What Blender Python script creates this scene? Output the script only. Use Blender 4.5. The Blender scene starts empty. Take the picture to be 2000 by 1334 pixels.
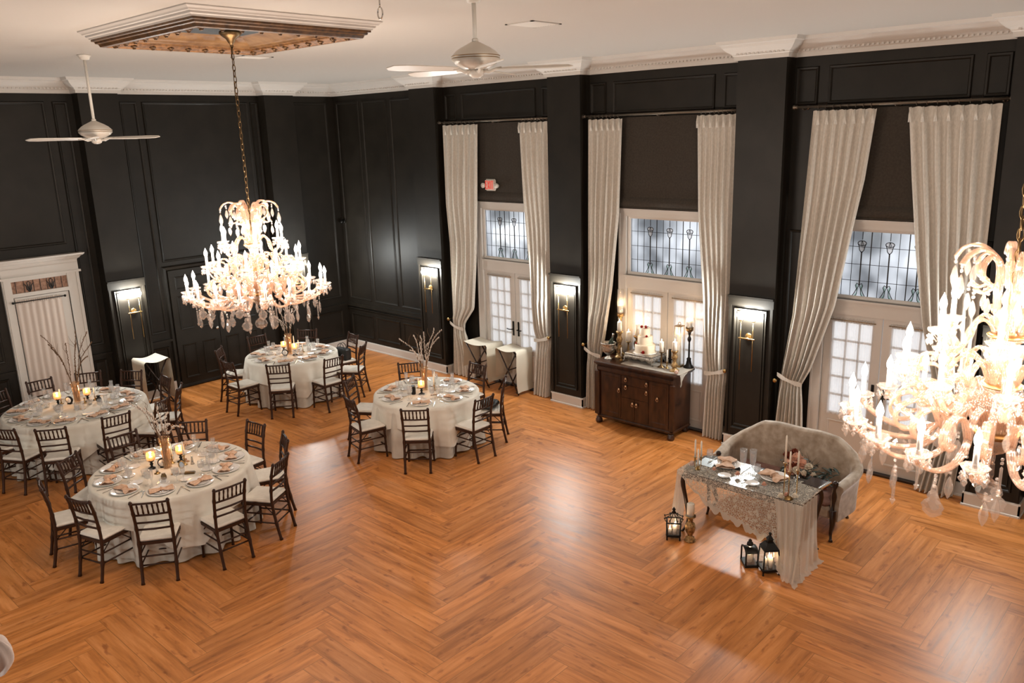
import bpy, math, random
from math import sin, cos, pi, radians as rad, sqrt, atan2
from mathutils import Vector, Matrix

SC = bpy.context.scene
# ------------------------------------------------------------------ camera
cam_d = bpy.data.cameras.new('camera')
cam_d.sensor_fit = 'HORIZONTAL'; cam_d.sensor_width = 36.0
cam_d.lens = 1605.08 * 36.0 / 2000.0
cam_d.clip_start = 0.05; cam_d.clip_end = 200
CAM = bpy.data.objects.new('camera', cam_d); SC.collection.objects.link(CAM)
CAMZ = 4.45
_yaw, _pit, _rol = 0.82053, 0.250237, -0.030077
_f = Vector((sin(_yaw)*cos(_pit), cos(_yaw)*cos(_pit), -sin(_pit)))
_r = Vector((cos(_yaw), -sin(_yaw), 0)); _u = _r.cross(_f)
_r2 = _r*cos(_rol) + _u*sin(_rol); _u2 = -_r*sin(_rol) + _u*cos(_rol)
_m = Matrix((_r2, _u2, -_f)).transposed().to_4x4(); _m.translation = Vector((0, 0, CAMZ))
CAM.matrix_world = _m
SC.camera = CAM
# ------------------------------------------------------------------ world: dull evening daylight behind the windows
W = bpy.data.worlds.new('world'); SC.world = W; W.use_nodes = True
bg = W.node_tree.nodes['Background']
bg.inputs['Color'].default_value = (0.93, 0.96, 1.0, 1); bg.inputs['Strength'].default_value = .36
# ------------------------------------------------------------------ exposure
vs = SC.view_settings
SC.display_settings.display_device = 'sRGB'
vs.view_transform = 'Standard'; vs.look = 'None'; vs.gamma = 1.0; vs.use_curve_mapping = False
vs.exposure = 2.3
cy = SC.cycles
cy.use_denoising = True; cy.max_bounces = 7; cy.diffuse_bounces = 3; cy.glossy_bounces = 3
cy.transmission_bounces = 4; cy.transparent_max_bounces = 24; cy.caustics_reflective = False; cy.caustics_refractive = False
cy.sample_clamp_indirect = 4.0; cy.use_light_tree = True
L_CHAND, L_SCONCE, L_CANDLE = 2.3, 26.0, .45      # watts per lamp of each kind
# ------------------------------------------------------------------ room measures (metres)
XR, XP = 10.40, 10.16        # window wall: recess face and pilaster face
YF, YP = 14.49, 14.25        # far wall: recess face and pilaster face
XL, YN = -2.0, -3.0          # the two walls behind and beside the viewer
HC, ZC = 5.24, 5.47          # bottom of the cornice, ceiling
RND = random.Random(7)

# ================================================================== helpers
def link(o, parent=None):
    SC.collection.objects.link(o)
    if parent is not None: o.parent = parent
    return o
class MB:
    """collects vertices and faces of ONE mesh object"""
    def __init__(s): s.v = []; s.f = []; s.sm = []
    def add(s, vs, fs, smooth=False, M=None):
        b = len(s.v)
        if M is not None: vs = [M @ Vector(v) for v in vs]
        s.v += [tuple(v) for v in vs]; s.f += [tuple(b+i for i in f) for f in fs]; s.sm += [smooth]*len(fs); return s
    def box(s, x0, x1, y0, y1, z0, z1, M=None):
        v = [(x, y, z) for z in (z0, z1) for y in (y0, y1) for x in (x0, x1)]
        return s.add(v, [(0,2,3,1),(4,5,7,6),(0,1,5,4),(2,6,7,3),(0,4,6,2),(1,3,7,5)], False, M)
    def rbox(s, x0, x1, y0, y1, z0, z1, r=.01, M=None):
        """box with chamfered edges"""
        r = min(r, abs(x1-x0)*.45, abs(y1-y0)*.45, abs(z1-z0)*.45)
        prof = [(r, z0), (0, z0+r), (0, z1-r), (r, z1)]
        v = []
        for o, z in prof:
            a, b, c, d = x0+o, x1-o, y0+o, y1-o; q = r if o == 0 else r*.4
            v += [(a+q,c,z),(b-q,c,z),(b,c+q,z),(b,d-q,z),(b-q,d,z),(a+q,d,z),(a,d-q,z),(a,c+q,z)]
        f = [tuple(range(7,-1,-1)), tuple(range(24,32))]
        for k in range(3):
            for i in range(8): f.append((k*8+i, k*8+(i+1)%8, (k+1)*8+(i+1)%8, (k+1)*8+i))
        return s.add(v, f, False, M)
    def lathe(s, prof, n=16, c=(0,0,0), M=None, smooth=True, scal=0, ns=8, cap=True):
        """prof: [(r,z)]; scal: relative scallop of the radius"""
        v = []; f = []
        for r, z in prof:
            for i in range(n):
                a = 2*pi*i/n; rr = r*(1+scal*cos(ns*a)); v.append((c[0]+rr*cos(a), c[1]+rr*sin(a), c[2]+z))
        m = len(prof)
        for k in range(m-1):
            for i in range(n): f.append((k*n+i, k*n+(i+1)%n, (k+1)*n+(i+1)%n, (k+1)*n+i))
        if cap:
            if prof[0][0] > 1e-4: f.append(tuple(range(n-1,-1,-1)))
            if prof[-1][0] > 1e-4: f.append(tuple(range((m-1)*n, m*n)))
        return s.add(v, f, smooth, M)
    def tube(s, pts, r, n=8, M=None, closed=False, smooth=True, flat=1.0):
        """tube through pts; r number or list"""
        P = [Vector(p) for p in pts]; m = len(P)
        if not hasattr(r, '__len__'): r = [r]*m
        v = []; f = []; up = None
        for k in range(m):
            if closed: t = P[(k+1) % m]-P[k-1]
            else: t = P[min(k+1, m-1)]-P[max(k-1, 0)]
            if t.length < 1e-9: t = Vector((0,0,1))
            t.normalize()
            if up is None:
                up = Vector((0,0,1)) if abs(t.z) < .9 else Vector((1,0,0))
            a = up.cross(t)
            if a.length < 1e-6: a = Vector((1,0,0)).cross(t)
            a.normalize(); b = t.cross(a); up = b
            for i in range(n):
                q = 2*pi*i/n; v.append(P[k]+a*(r[k]*cos(q))+b*(r[k]*flat*sin(q)))
        for k in range(m if closed else m-1):
            j = (k+1) % m
            for i in range(n): f.append((k*n+i, k*n+(i+1)%n, j*n+(i+1)%n, j*n+i))
        if not closed: f += [tuple(range(n-1,-1,-1)), tuple(range((m-1)*n, m*n))]
        return s.add(v, f, smooth, M)
    def ball(s, c, r, n=10, m=6, M=None, sq=(1,1,1)):
        v = []; f = []
        for k in range(m+1):
            t = -pi/2+pi*k/m; rr = max(cos(t), 1e-4)
            for i in range(n):
                a = 2*pi*i/n; v.append((c[0]+r*sq[0]*rr*cos(a), c[1]+r*sq[1]*rr*sin(a), c[2]+r*sq[2]*sin(t)))
        for k in range(m):
            for i in range(n): f.append((k*n+i, k*n+(i+1)%n, (k+1)*n+(i+1)%n, (k+1)*n+i))
        return s.add(v, f, True, M)
    def grid(s, fn, nu, nv, M=None, smooth=True, closed=False):
        """fn(u,v)->xyz, u,v in 0..1"""
        v = [fn(i/nu, j/nv) for j in range(nv+1) for i in range(nu+(0 if closed else 1))]
        w = nu if closed else nu+1; f = []
        for j in range(nv):
            for i in range(nu):
                a = j*w+i; b = j*w+(i+1) % w; f.append((a, b, b+w, a+w))
        return s.add(v, f, smooth, M)
    def poly(s, pts, thick, M=None):
        """extruded polygon, pts in xy, from z=0 to z=thick"""
        n = len(pts); v = [(x,y,0) for x,y in pts]+[(x,y,thick) for x,y in pts]
        f = [tuple(range(n-1,-1,-1)), tuple(range(n,2*n))]+[(i,(i+1)%n,n+(i+1)%n,n+i) for i in range(n)]
        return s.add(v, f, False, M)
    def mesh(s, name):
        me = bpy.data.meshes.new(name); me.from_pydata(s.v, [], s.f)
        me.polygons.foreach_set('use_smooth', s.sm); me.update(); return me
    def build(s, name, mat, parent=None, **kw):
        me = s.mesh(name); me.materials.append(mat)
        o = bpy.data.objects.new(name, me); link(o, parent)
        if kw: tag(o, **kw)
        return o
def tag(o, label=None, cat=None, group=None, kind=None):
    if label: o['label'] = label
    if cat: o['category'] = cat
    if group: o['group'] = group
    if kind: o['kind'] = kind
    return o
def empty(name, loc=(0,0,0), rz=0, **kw):
    o = bpy.data.objects.new(name, None); o.location = loc; o.rotation_euler = (0,0,rz); o.empty_display_size = .1
    link(o); tag(o, **kw); return o
def dup(o, parent=None, loc=None, rz=None, **kw):
    c = o.copy(); link(c)
    if parent is not None: c.parent = parent
    if loc is not None: c.location = loc
    if rz is not None: c.rotation_euler = (0,0,rz)
    tag(c, **kw)
    for ch in list(o.children): dup(ch, c)
    return c
def T(x=0,y=0,z=0,rz=0,rx=0,ry=0,s=1):
    return Matrix.Translation((x,y,z)) @ Matrix.Rotation(rz,4,'Z') @ Matrix.Rotation(ry,4,'Y') @ Matrix.Rotation(rx,4,'X') @ Matrix.Diagonal((s,s,s,1))
def lerp(a, b, t): return a+(b-a)*t
def interp(tab, x):
    """piecewise smooth table [(x,y)] ascending x"""
    if x <= tab[0][0]: return tab[0][1]
    for (a, p), (b, q) in zip(tab, tab[1:]):
        if x <= b:
            t = (x-a)/(b-a); return p+(q-p)*t
    return tab[-1][1]
def smoothpts(pts, k=4):
    """Catmull-Rom through points"""
    P = [Vector(p) for p in pts]; out = []
    for i in range(len(P)-1):
        p0 = P[max(i-1,0)]; p1 = P[i]; p2 = P[i+1]; p3 = P[min(i+2,len(P)-1)]
        for j in range(k):
            t = j/k
            out.append(.5*((2*p1)+(p2-p0)*t+(2*p0-5*p1+4*p2-p3)*t*t+(3*p1-p0-3*p2+p3)*t**3))
    out.append(P[-1]); return out

# ------------------------------------------------------------------ materials
MATS = {}
def bsdf(name, col, rough=.5, metal=0, **kw):
    m = bpy.data.materials.new(name); m.use_nodes = True; n = m.node_tree.nodes['Principled BSDF']
    n.inputs['Base Color'].default_value = (*col, 1); n.inputs['Roughness'].default_value = rough; n.inputs['Metallic'].default_value = metal
    for k, v in kw.items(): n.inputs[k.replace('_', ' ')].default_value = v
    MATS[name] = m; return m
def vary(m, c1, c2, scale=8, detail=4, stretch=(1,1,1), bump=0, bscale=None, lo=.35, hi=.65):
    """noise colour variation and bump on a principled material, in object space"""
    nt = m.node_tree; N = nt.nodes; L = nt.links; b = N['Principled BSDF']
    tc = N.new('ShaderNodeTexCoord'); mp = N.new('ShaderNodeMapping'); mp.inputs['Scale'].default_value = stretch
    L.new(tc.outputs['Object'], mp.inputs['Vector'])
    no = N.new('ShaderNodeTexNoise'); no.inputs['Scale'].default_value = scale; no.inputs['Detail'].default_value = detail
    L.new(mp.outputs[0], no.inputs['Vector'])
    r = N.new('ShaderNodeValToRGB'); r.color_ramp.elements[0].position = lo; r.color_ramp.elements[1].position = hi
    r.color_ramp.elements[0].color = (*c1,1); r.color_ramp.elements[1].color = (*c2,1)
    L.new(no.outputs[0], r.inputs[0]); L.new(r.outputs[0], b.inputs['Base Color'])
    if bump:
        n2 = N.new('ShaderNodeTexNoise'); n2.inputs['Scale'].default_value = bscale or scale*4; n2.inputs['Detail'].default_value = 3
        L.new(mp.outputs[0], n2.inputs['Vector'])
        bu = N.new('ShaderNodeBump'); bu.inputs['Strength'].default_value = bump; bu.inputs['Distance'].default_value = .01
        L.new(n2.outputs[0], bu.inputs['Height']); L.new(bu.outputs[0], b.inputs['Normal'])
    return m
def emis(name, col, st, nosample=True):
    m = bpy.data.materials.new(name); m.use_nodes = True; nt = m.node_tree; nt.nodes.clear()
    e = nt.nodes.new('ShaderNodeEmission'); e.inputs[0].default_value = (*col,1); e.inputs[1].default_value = st
    o = nt.nodes.new('ShaderNodeOutputMaterial'); nt.links.new(e.outputs[0], o.inputs[0])
    if nosample: m.cycles.emission_sampling = 'NONE'
    MATS[name] = m; return m
def clear(name, tint=(1,1,1), gloss=.25, rough=.02, diff=0.0, dcol=(1,1,1), face=.75):
    """thin clear glass: transparent body, mirror sheen on grazing faces, some milky scatter"""
    m = bpy.data.materials.new(name); m.use_nodes = True; nt = m.node_tree; nt.nodes.clear(); N = nt.nodes.new; L = nt.links.new
    tr = N('ShaderNodeBsdfTransparent'); tr.inputs[0].default_value = (*tint,1)
    gl = N('ShaderNodeBsdfGlossy'); gl.inputs['Roughness'].default_value = rough
    lw = N('ShaderNodeLayerWeight'); lw.inputs[0].default_value = .35
    ma = N('ShaderNodeMath'); ma.operation = 'MULTIPLY_ADD'; ma.inputs[1].default_value = face; ma.inputs[2].default_value = gloss*.3; ma.use_clamp = True
    L(lw.outputs['Facing'], ma.inputs[0])
    mx = N('ShaderNodeMixShader'); L(ma.outputs[0], mx.inputs[0]); L(tr.outputs[0], mx.inputs[1]); L(gl.outputs[0], mx.inputs[2])
    out = N('ShaderNodeOutputMaterial'); last = mx
    if diff > 0:
        d = N('ShaderNodeBsdfDiffuse'); d.inputs[0].default_value = (*dcol,1); t = N('ShaderNodeBsdfTranslucent'); t.inputs[0].default_value = (*dcol,1)
        a = N('ShaderNodeMixShader'); a.inputs[0].default_value = .5; L(d.outputs[0], a.inputs[1]); L(t.outputs[0], a.inputs[2])
        m2 = N('ShaderNodeMixShader'); m2.inputs[0].default_value = diff; L(mx.outputs[0], m2.inputs[1]); L(a.outputs[0], m2.inputs[2]); last = m2
    L(last.outputs[0], out.inputs[0]); MATS[name] = m; return m
def cloth_thin(name, col, transl=.4, transp=0.0, rough=.9):
    m = bpy.data.materials.new(name); m.use_nodes = True; nt = m.node_tree; nt.nodes.clear(); N = nt.nodes.new; L = nt.links.new
    d = N('ShaderNodeBsdfDiffuse'); d.inputs[0].default_value = (*col,1); t = N('ShaderNodeBsdfTranslucent'); t.inputs[0].default_value = (*col,1)
    a = N('ShaderNodeMixShader'); a.inputs[0].default_value = transl; L(d.outputs[0], a.inputs[1]); L(t.outputs[0], a.inputs[2])
    tr = N('ShaderNodeBsdfTransparent'); b = N('ShaderNodeMixShader'); b.inputs[0].default_value = transp
    L(a.outputs[0], b.inputs[1]); L(tr.outputs[0], b.inputs[2])
    o = N('ShaderNodeOutputMaterial'); L(b.outputs[0], o.inputs[0]); MATS[name] = m; return m

M_WALL = vary(bsdf('wall_paint', (.014,.011,.008), .45), (.0125,.0098,.0068), (.0175,.014,.0100), 3, bump=.05, bscale=120)
M_WALL.node_tree.nodes['Principled BSDF'].inputs['Specular IOR Level'].default_value = .25
M_CEIL = bsdf('ceiling_paint', (.50,.465,.425), .9)
M_TRIM = bsdf('white_trim', (.62,.58,.535), .5)
M_LINEN = vary(bsdf('linen_curtain', (.5,.47,.42), .9), (.54,.50,.44), (.63,.585,.52), 70, 3, (1,1,.4), .25, 250)
M_TIE = MATS['linen_curtain']
M_SHADE = vary(bsdf('dark_shade_fabric', (.03,.025,.02), .9), (.032,.025,.018), (.045,.035,.026), 40)
M_IRON = bsdf('black_iron', (.012,.011,.010), .45, .6)
M_ROD = bsdf('bronze_rod', (.16,.13,.10), .35, .8)
M_BRASS = bsdf('aged_brass', (.42,.27,.11), .32, 1)
M_BRASSD = bsdf('dark_brass', (.16,.10,.045), .4, .9)
M_GOLD = vary(bsdf('carved_gold', (.34,.2,.07), .45, .65), (.12,.065,.025), (.46,.28,.11), 35, bump=.5, bscale=90)
M_CHAIR = bsdf('mahogany_chair', (.038,.013,.005), .42, 0, Specular_IOR_Level=.3)
M_CUSH = vary(bsdf('ivory_cushion', (.7,.65,.56), .75), (.68,.62,.54), (.75,.69,.61), 14, bump=.08)
M_CLOTH = vary(bsdf('ivory_tablecloth', (.6,.55,.47), .9), (.56,.51,.435), (.62,.57,.49), 6, bump=.1, bscale=200)
M_OVER = vary(bsdf('ivory_overlay', (.7,.66,.58), .9), (.70,.65,.565), (.76,.71,.62), 6, bump=.1, bscale=200)
M_STANDC = bsdf('cream_cotton', (.66,.60,.49), .9)
M_PLATE = bsdf('white_china', (.84,.80,.76), .18)
M_NAP = vary(bsdf('peach_napkin', (.66,.40,.28), .85), (.56,.32,.19), (.74,.51,.37), 25, bump=.3)
M_SILV = bsdf('silver', (.55,.53,.50), .22, 1)
M_GLASS = clear('clear_glass', (.98,.98,.98), .25, .03, .08, (1,1,1), .28)
M_CRYS = clear('cut_crystal', (.99,.97,.95), .5, .05, .10, (.95,.84,.78), .40)
M_ARM = clear('ribbed_amber_glass', (.97,.90,.83), .5, .1, .18, (.78,.55,.44), .35)
M_AMBER = clear('amber_glass', (.98,.86,.72), .3, .05, .10, (.95,.62,.35), .4)
M_WAX = bsdf('ivory_wax', (.80,.74,.64), .5); M_WAX.node_tree.nodes['Principled BSDF'].inputs['Subsurface Weight'].default_value = 0
M_LED = emis('lamp_bulb_glow', (1,.90,.80), 3.0)
M_SCON = emis('sconce_globe_glow', (.96,.98,1.0), 8.0)
M_FLAME = emis('candle_flame', (1,.75,.45), 4.0)
M_SLEEVE = bsdf('candle_sleeve', (.80,.74,.68), .4)
M_GLOWX = emis('exit_letters', (1,.10,.07), .16)
M_BRANCH = bsdf('willow_bark', (.16,.085,.04), .8)
M_BUD = bsdf('willow_bud', (.62,.53,.46), .9)
M_LEAF = bsdf('dark_leaf', (.022,.035,.025), .6)
M_PEACH = vary(bsdf('peach_petals', (.80,.48,.36), .7), (.74,.38,.26), (.85,.58,.46), 30)
M_CREAMF = bsdf('cream_petals', (.82,.74,.62), .7)
M_RUST = bsdf('rust_petals', (.20,.035,.015), .7)
M_RED = bsdf('red_bloom', (.42,.012,.012), .5)
M_ICING = bsdf('buttercream', (.76,.66,.52), .6)
M_FAN = bsdf('fan_enamel', (.66,.62,.56), .35)
M_FANG = bsdf('fan_gold_line', (.30,.19,.09), .4, .5)
M_SILVO = vary(bsdf('hammered_silver', (.5,.46,.40), .3, 1), (.3,.27,.23), (.62,.58,.52), 40, bump=.6, bscale=70)
M_DKWOOD = bsdf('dark_walnut', (.022,.010,.006), .28)
M_BAG = bsdf('black_leather', (.008,.008,.008), .5)
M_MIRR = bsdf('mirror_silver', (.30,.32,.33), .38, 1)
M_PINK = bsdf('pale_rose', (.78,.60,.52), .7)
M_PLASTIC = bsdf('white_plastic', (.62,.58,.52), .5)
M_LEAD = bsdf('lead_came', (.03,.03,.03), .5, .5)
M_BLUEART = vary(bsdf('painted_panel', (.02,.03,.04), .7), (.012,.018,.026), (.04,.05,.055), 12)
# ------------------------------------------------------------------ special materials
def floor_material():
    m = bpy.data.materials.new('herringbone_vinyl'); m.use_nodes = True; nt = m.node_tree; N = nt.nodes.new; L = nt.links.new
    b = nt.nodes['Principled BSDF']
    def mth(op, a, c=None, d=None):
        n = N('ShaderNodeMath'); n.operation = op
        for i, x in enumerate((a, c, d)):
            if x is None: continue
            if isinstance(x, (int, float)): n.inputs[i].default_value = x
            else: L(x, n.inputs[i])
        return n.outputs[0]
    tc = N('ShaderNodeTexCoord'); sp = N('ShaderNodeSeparateXYZ'); L(tc.outputs['Object'], sp.inputs[0])
    w = .2157; n = 7
    X = mth('DIVIDE', mth('ADD', sp.outputs[0], .6+.04), w); Y = mth('DIVIDE', sp.outputs[1], w)
    I = mth('FLOOR', X); J = mth('FLOOR', Y)
    k = mth('FLOORED_MODULO', mth('SUBTRACT', I, J), 2*n)
    hor = mth('LESS_THAN', k, n-.5)
    idx = mth('SUBTRACT', I, mth('MULTIPLY', k, hor))
    idy = mth('ADD', J, mth('MULTIPLY', mth('SUBTRACT', k, n), mth('SUBTRACT', 1, hor)))
    cm = N('ShaderNodeCombineXYZ'); L(idx, cm.inputs[0]); L(idy, cm.inputs[1]); L(hor, cm.inputs[2])
    wn = N('ShaderNodeTexWhiteNoise'); wn.noise_dimensions = '3D'; L(cm.outputs[0], wn.inputs['Vector'])
    # plank-local coordinates: u along, v across
    nh = mth('SUBTRACT', 1, hor)
    u = mth('ADD', mth('MULTIPLY', X, hor), mth('MULTIPLY', Y, nh)); v = mth('ADD', mth('MULTIPLY', Y, hor), mth('MULTIPLY', X, nh))
    off = mth('MULTIPLY', wn.outputs['Value'], 57)
    gc = N('ShaderNodeCombineXYZ'); L(mth('MULTIPLY', u, .26), gc.inputs[0]); L(mth('MULTIPLY', v, 2.9), gc.inputs[1]); L(off, gc.inputs[2])
    g = N('ShaderNodeTexNoise'); g.inputs['Scale'].default_value = 1.0; g.inputs['Detail'].default_value = 5; g.inputs['Roughness'].default_value = .62; L(gc.outputs[0], g.inputs['Vector'])
    kc = N('ShaderNodeCombineXYZ'); L(mth('MULTIPLY', u, .9), kc.inputs[0]); L(mth('MULTIPLY', v, 2.4), kc.inputs[1]); L(off, kc.inputs[2])
    kn = N('ShaderNodeTexNoise'); kn.inputs['Scale'].default_value = 1.3; kn.inputs['Detail'].default_value = 3; L(kc.outputs[0], kn.inputs['Vector'])
    r = N('ShaderNodeValToRGB'); e = r.color_ramp.elements
    e[0].position = .30; e[0].color = (.33,.108,.022,1); e[1].position = .72; e[1].color = (.70,.29,.095,1)
    q = e.new(.5); q.color = (.55,.20,.048,1)
    L(g.outputs[0], r.inputs[0])
    r2 = N('ShaderNodeValToRGB'); r2.color_ramp.elements[0].position = .27; r2.color_ramp.elements[0].color = (.60,.50,.42,1); r2.color_ramp.elements[1].position = .40; r2.color_ramp.elements[1].color = (1,1,1,1)
    L(kn.outputs[0], r2.inputs[0])
    m1 = N('ShaderNodeMix'); m1.data_type = 'RGBA'; m1.blend_type = 'MULTIPLY'; m1.inputs[0].default_value = 1; L(r.outputs[0], m1.inputs[6]); L(r2.outputs[0], m1.inputs[7])
    hs = N('ShaderNodeHueSaturation'); L(m1.outputs[2], hs.inputs['Color']); L(mth('ADD', .86, mth('MULTIPLY', wn.outputs['Value'], .28)), hs.inputs['Value'])
    # plank joints
    fu = mth('FRACT', v); ed = mth('MINIMUM', fu, mth('SUBTRACT', 1, fu))
    pos = mth('SUBTRACT', mth('ADD', mth('MULTIPLY', X, hor), mth('MULTIPLY', Y, nh)), mth('ADD', mth('MULTIPLY', idx, hor), mth('MULTIPLY', mth('SUBTRACT', idy, n-1), nh)))
    ee = mth('MINIMUM', pos, mth('SUBTRACT', n, pos)); jn = mth('GREATER_THAN', mth('MINIMUM', ed, ee), .012)
    m2 = N('ShaderNodeMix'); m2.data_type = 'RGBA'; m2.blend_type = 'MIX'; L(jn, m2.inputs[0]); m2.inputs[6].default_value = (.30,.12,.028,1); L(hs.outputs[0], m2.inputs[7])
    L(m2.outputs[2], b.inputs['Base Color'])
    L(mth('ADD', .33, mth('MULTIPLY', g.outputs[0], .12)), b.inputs['Roughness'])
    bu = N('ShaderNodeBump'); bu.inputs['Strength'].default_value = .10; bu.inputs['Distance'].default_value = .004; L(g.outputs[0], bu.inputs['Height']); L(bu.outputs[0], b.inputs['Normal'])
    b.inputs['Specular IOR Level'].default_value = .5
    MATS[m.name] = m; return m
M_FLOOR = floor_material()
def frosted():
    m = bpy.data.materials.new('frosted_leaded_glass'); m.use_nodes = True; nt = m.node_tree; nt.nodes.clear(); N = nt.nodes.new; L = nt.links.new
    tc = N('ShaderNodeTexCoord'); n = N('ShaderNodeTexNoise'); n.inputs['Scale'].default_value = 1.7; n.inputs['Detail'].default_value = 2; L(tc.outputs['Object'], n.inputs['Vector'])
    r = N('ShaderNodeValToRGB'); r.color_ramp.elements[0].position = .38; r.color_ramp.elements[0].color = (.40,.41,.425,1); r.color_ramp.elements[1].position = .62; r.color_ramp.elements[1].color = (.86,.87,.89,1); L(n.outputs[0], r.inputs[0])
    t = N('ShaderNodeBsdfTranslucent'); L(r.outputs[0], t.inputs[0]); g = N('ShaderNodeBsdfGlossy'); g.inputs['Roughness'].default_value = .15
    n2 = N('ShaderNodeTexNoise'); n2.inputs['Scale'].default_value = 60; L(tc.outputs['Object'], n2.inputs['Vector']); bu = N('ShaderNodeBump'); bu.inputs['Strength'].default_value = .5; L(n2.outputs[0], bu.inputs['Height']); L(bu.outputs[0], g.inputs['Normal'])
    x = N('ShaderNodeMixShader'); x.inputs[0].default_value = .05; L(t.outputs[0], x.inputs[1]); L(g.outputs[0], x.inputs[2]); o = N('ShaderNodeOutputMaterial'); L(x.outputs[0], o.inputs[0])
    return m
M_FROST = frosted()
M_SHEER = cloth_thin('sheer_voile', (.90,.88,.86), .62, .34)
M_SHEERL = cloth_thin('heavy_voile', (.72,.62,.55), .2, .0)
M_GREENG = cloth_thin('green_stained_glass', (.35,.55,.45), .8, .2)
M_WHITEG = cloth_thin('opal_stained_glass', (.95,.95,.95), .8, .1)
M_AMBG = vary(bsdf('amber_textured_glass', (.30,.15,.09), .35), (.22,.11,.065), (.40,.22,.14), 30, bump=.5)

# ------------------------------------------------------------------ room shell
def struct(name, bm, mat, parent=None, label=None):
    o = bm.build(name, mat, parent)
    if parent is None: o['kind'] = 'structure'
    if label: o['label'] = label
    return o
BAYS = [(9.60, 8.57, 11.18), (6.50, 5.36, 7.93), (3.39, 2.22, 4.70)]     # (door centre, pilaster faces)
DW = .86                                                              # half width of each door casing
struct('floor', MB().grid(lambda u, v: (lerp(XL, XR+.3, u), lerp(YN, YF+.3, v), 0), 2, 2, smooth=False), M_FLOOR, label='herringbone plank floor in orange brown')
struct('ceiling', MB().box(XL-.3, XR+.3, YN-.3, YF+.3, ZC, ZC+.2), M_CEIL, label='cream plaster ceiling')
b = MB(); ys = [YN]
ys2 = sorted([(c-DW, c+DW) for c, _, _ in BAYS])
y = YN-.3
for a, c in ys2: b.box(XR, XR+.3, y, a, 0, ZC); b.box(XR, XR+.3, a, c, 3.24, ZC); y = c
b.box(XR, XR+.3, y, YF+.3, 0, ZC)
struct('wall_right', b, M_WALL, label='near-black panelled wall with the tall windows')
struct('wall_far', MB().box(XL-.3, XR, YF, YF+.3, 0, ZC), M_WALL, label='near-black panelled wall with the white door')
struct('wall_left', MB().box(XL-.3, XL, YN, YF, 0, ZC), M_WALL)
struct('wall_near', MB().box(XL, XR, YN-.3, YN, 0, ZC), M_WALL)
PIL = [(11.18, 11.84), (7.93, 8.57), (4.70, 5.36), (1.66, 2.22)]
PILF = [(5.36, 5.99), (8.68, 9.31)]
tn = [0]
def trim(b, mat, label=None):
    tn[0] += 1; return struct('trim_%d' % tn[0], b, mat, label=label)
PILN = ['pilaster beside the corner recess', 'pilaster between the first two windows', 'pilaster behind the velvet settee', 'pilaster behind the large chandelier']
for (a, c), nm in zip(PIL, PILN): trim(MB().box(XP, XR, a, c, 0, ZC), M_WALL, 'dark painted '+nm)
for (a, c), nm in zip(PILF, ['pilaster right of the white door', 'pilaster right of the black double doors']): trim(MB().box(a, c, YP, YF, 0, ZC), M_WALL, 'dark painted '+nm)
# wall-plane mappings: (along, height, out of the wall)
def PR(u, z, d, base=XR): return (base-d, u, z)
def PF(u, z, d, base=YF): return (u, base-d, z)
def frame(b, fn, u0, u1, z0, z1, w=.045, d=.022, **k):
    """raised picture-frame moulding with a bevelled section"""
    A = [(0, 0), (.25, 1), (.7, .8), (1, .15), (1, 0)]
    rings = []
    for t, h in A:
        o = w*t; rings.append([fn(u0+o, z0+o, d*h, **k), fn(u1-o, z0+o, d*h, **k), fn(u1-o, z1-o, d*h, **k), fn(u0+o, z1-o, d*h, **k)])
    v = [p for r in rings for p in r]; f = []
    for j in range(len(A)-1):
        for i in range(4): f.append((j*4+i, j*4+(i+1)%4, (j+1)*4+(i+1)%4, (j+1)*4+i))
    b.add(v, f)
# right-wall mouldings
b = MB()
for a, c in ((13.66, 14.40), (12.79, 13.56), (12.06, 12.69)):
    frame(b, PR, a, c, 1.08, 5.12); frame(b, PR, a, c, .26, .76, .04)
trim(b, M_WALL, 'tall panel mouldings of the corner recess')
b = MB(); b.box(XR-.05, XR, 11.84, YF, .92, .95); b.box(XR-.035, XR, 11.84, YF, .86, .88); b.box(XR-.03, XR, 11.84, YF, .95, 1.0); trim(b, M_WALL, 'chair rail of the corner recess')
for (dc, a, c), nm in zip(BAYS, ('first', 'second', 'third')):
    b = MB(); k = .12
    frame(b, PR, a+.06, a+.32, 4.66, 5.12); frame(b, PR, c-.32, c-.03, 4.66, 5.12); frame(b, PR, a+.44, c-.44, 4.66, 5.12)
    frame(b, PR, a+.05, dc-DW-.06, .3, 3.1, .035) ; frame(b, PR, dc+DW+.06, c-.05, .3, 3.1, .035)
    trim(b, M_WALL, 'panel mouldings around the %s window bay' % nm)
# sconce niches on the pilasters
def niche(fn, a, c, base):
    b = MB()
    def bx(u0, u1, z0, z1, d):
        p = [fn(u, z, q, base=base) for q in (0, d) for z in (z0, z1) for u in (u0, u1)]
        b.add(p, [(0,1,3,2),(4,6,7,5),(0,4,5,1),(2,3,7,6),(0,2,6,4),(1,5,7,3)])
    bx(a-.0, c+.0, 2.17, 2.20, .05); bx(a+.0, c-.0, 2.06, 2.17, .025)
    bx(a+.01, a+.045, .2, 2.06, .02); bx(c-.045, c-.01, .2, 2.06, .02)
    frame(b, fn, a+.09, c-.09, .28, 2.03, .035, .03, base=base); frame(b, fn, a+.135, c-.135, .34, 1.985, .018, .014, base=base)
    return b
for (a, c), nm in zip(PIL, PILN): trim(niche(PR, a, c, XP), M_WALL, 'sconce panel moulding on the '+nm)
for (a, c), nm in zip(PILF, ('white door side', 'double door side')): trim(niche(PF, a, c, YP), M_WALL, 'sconce panel moulding on the far wall, '+nm)
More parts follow.
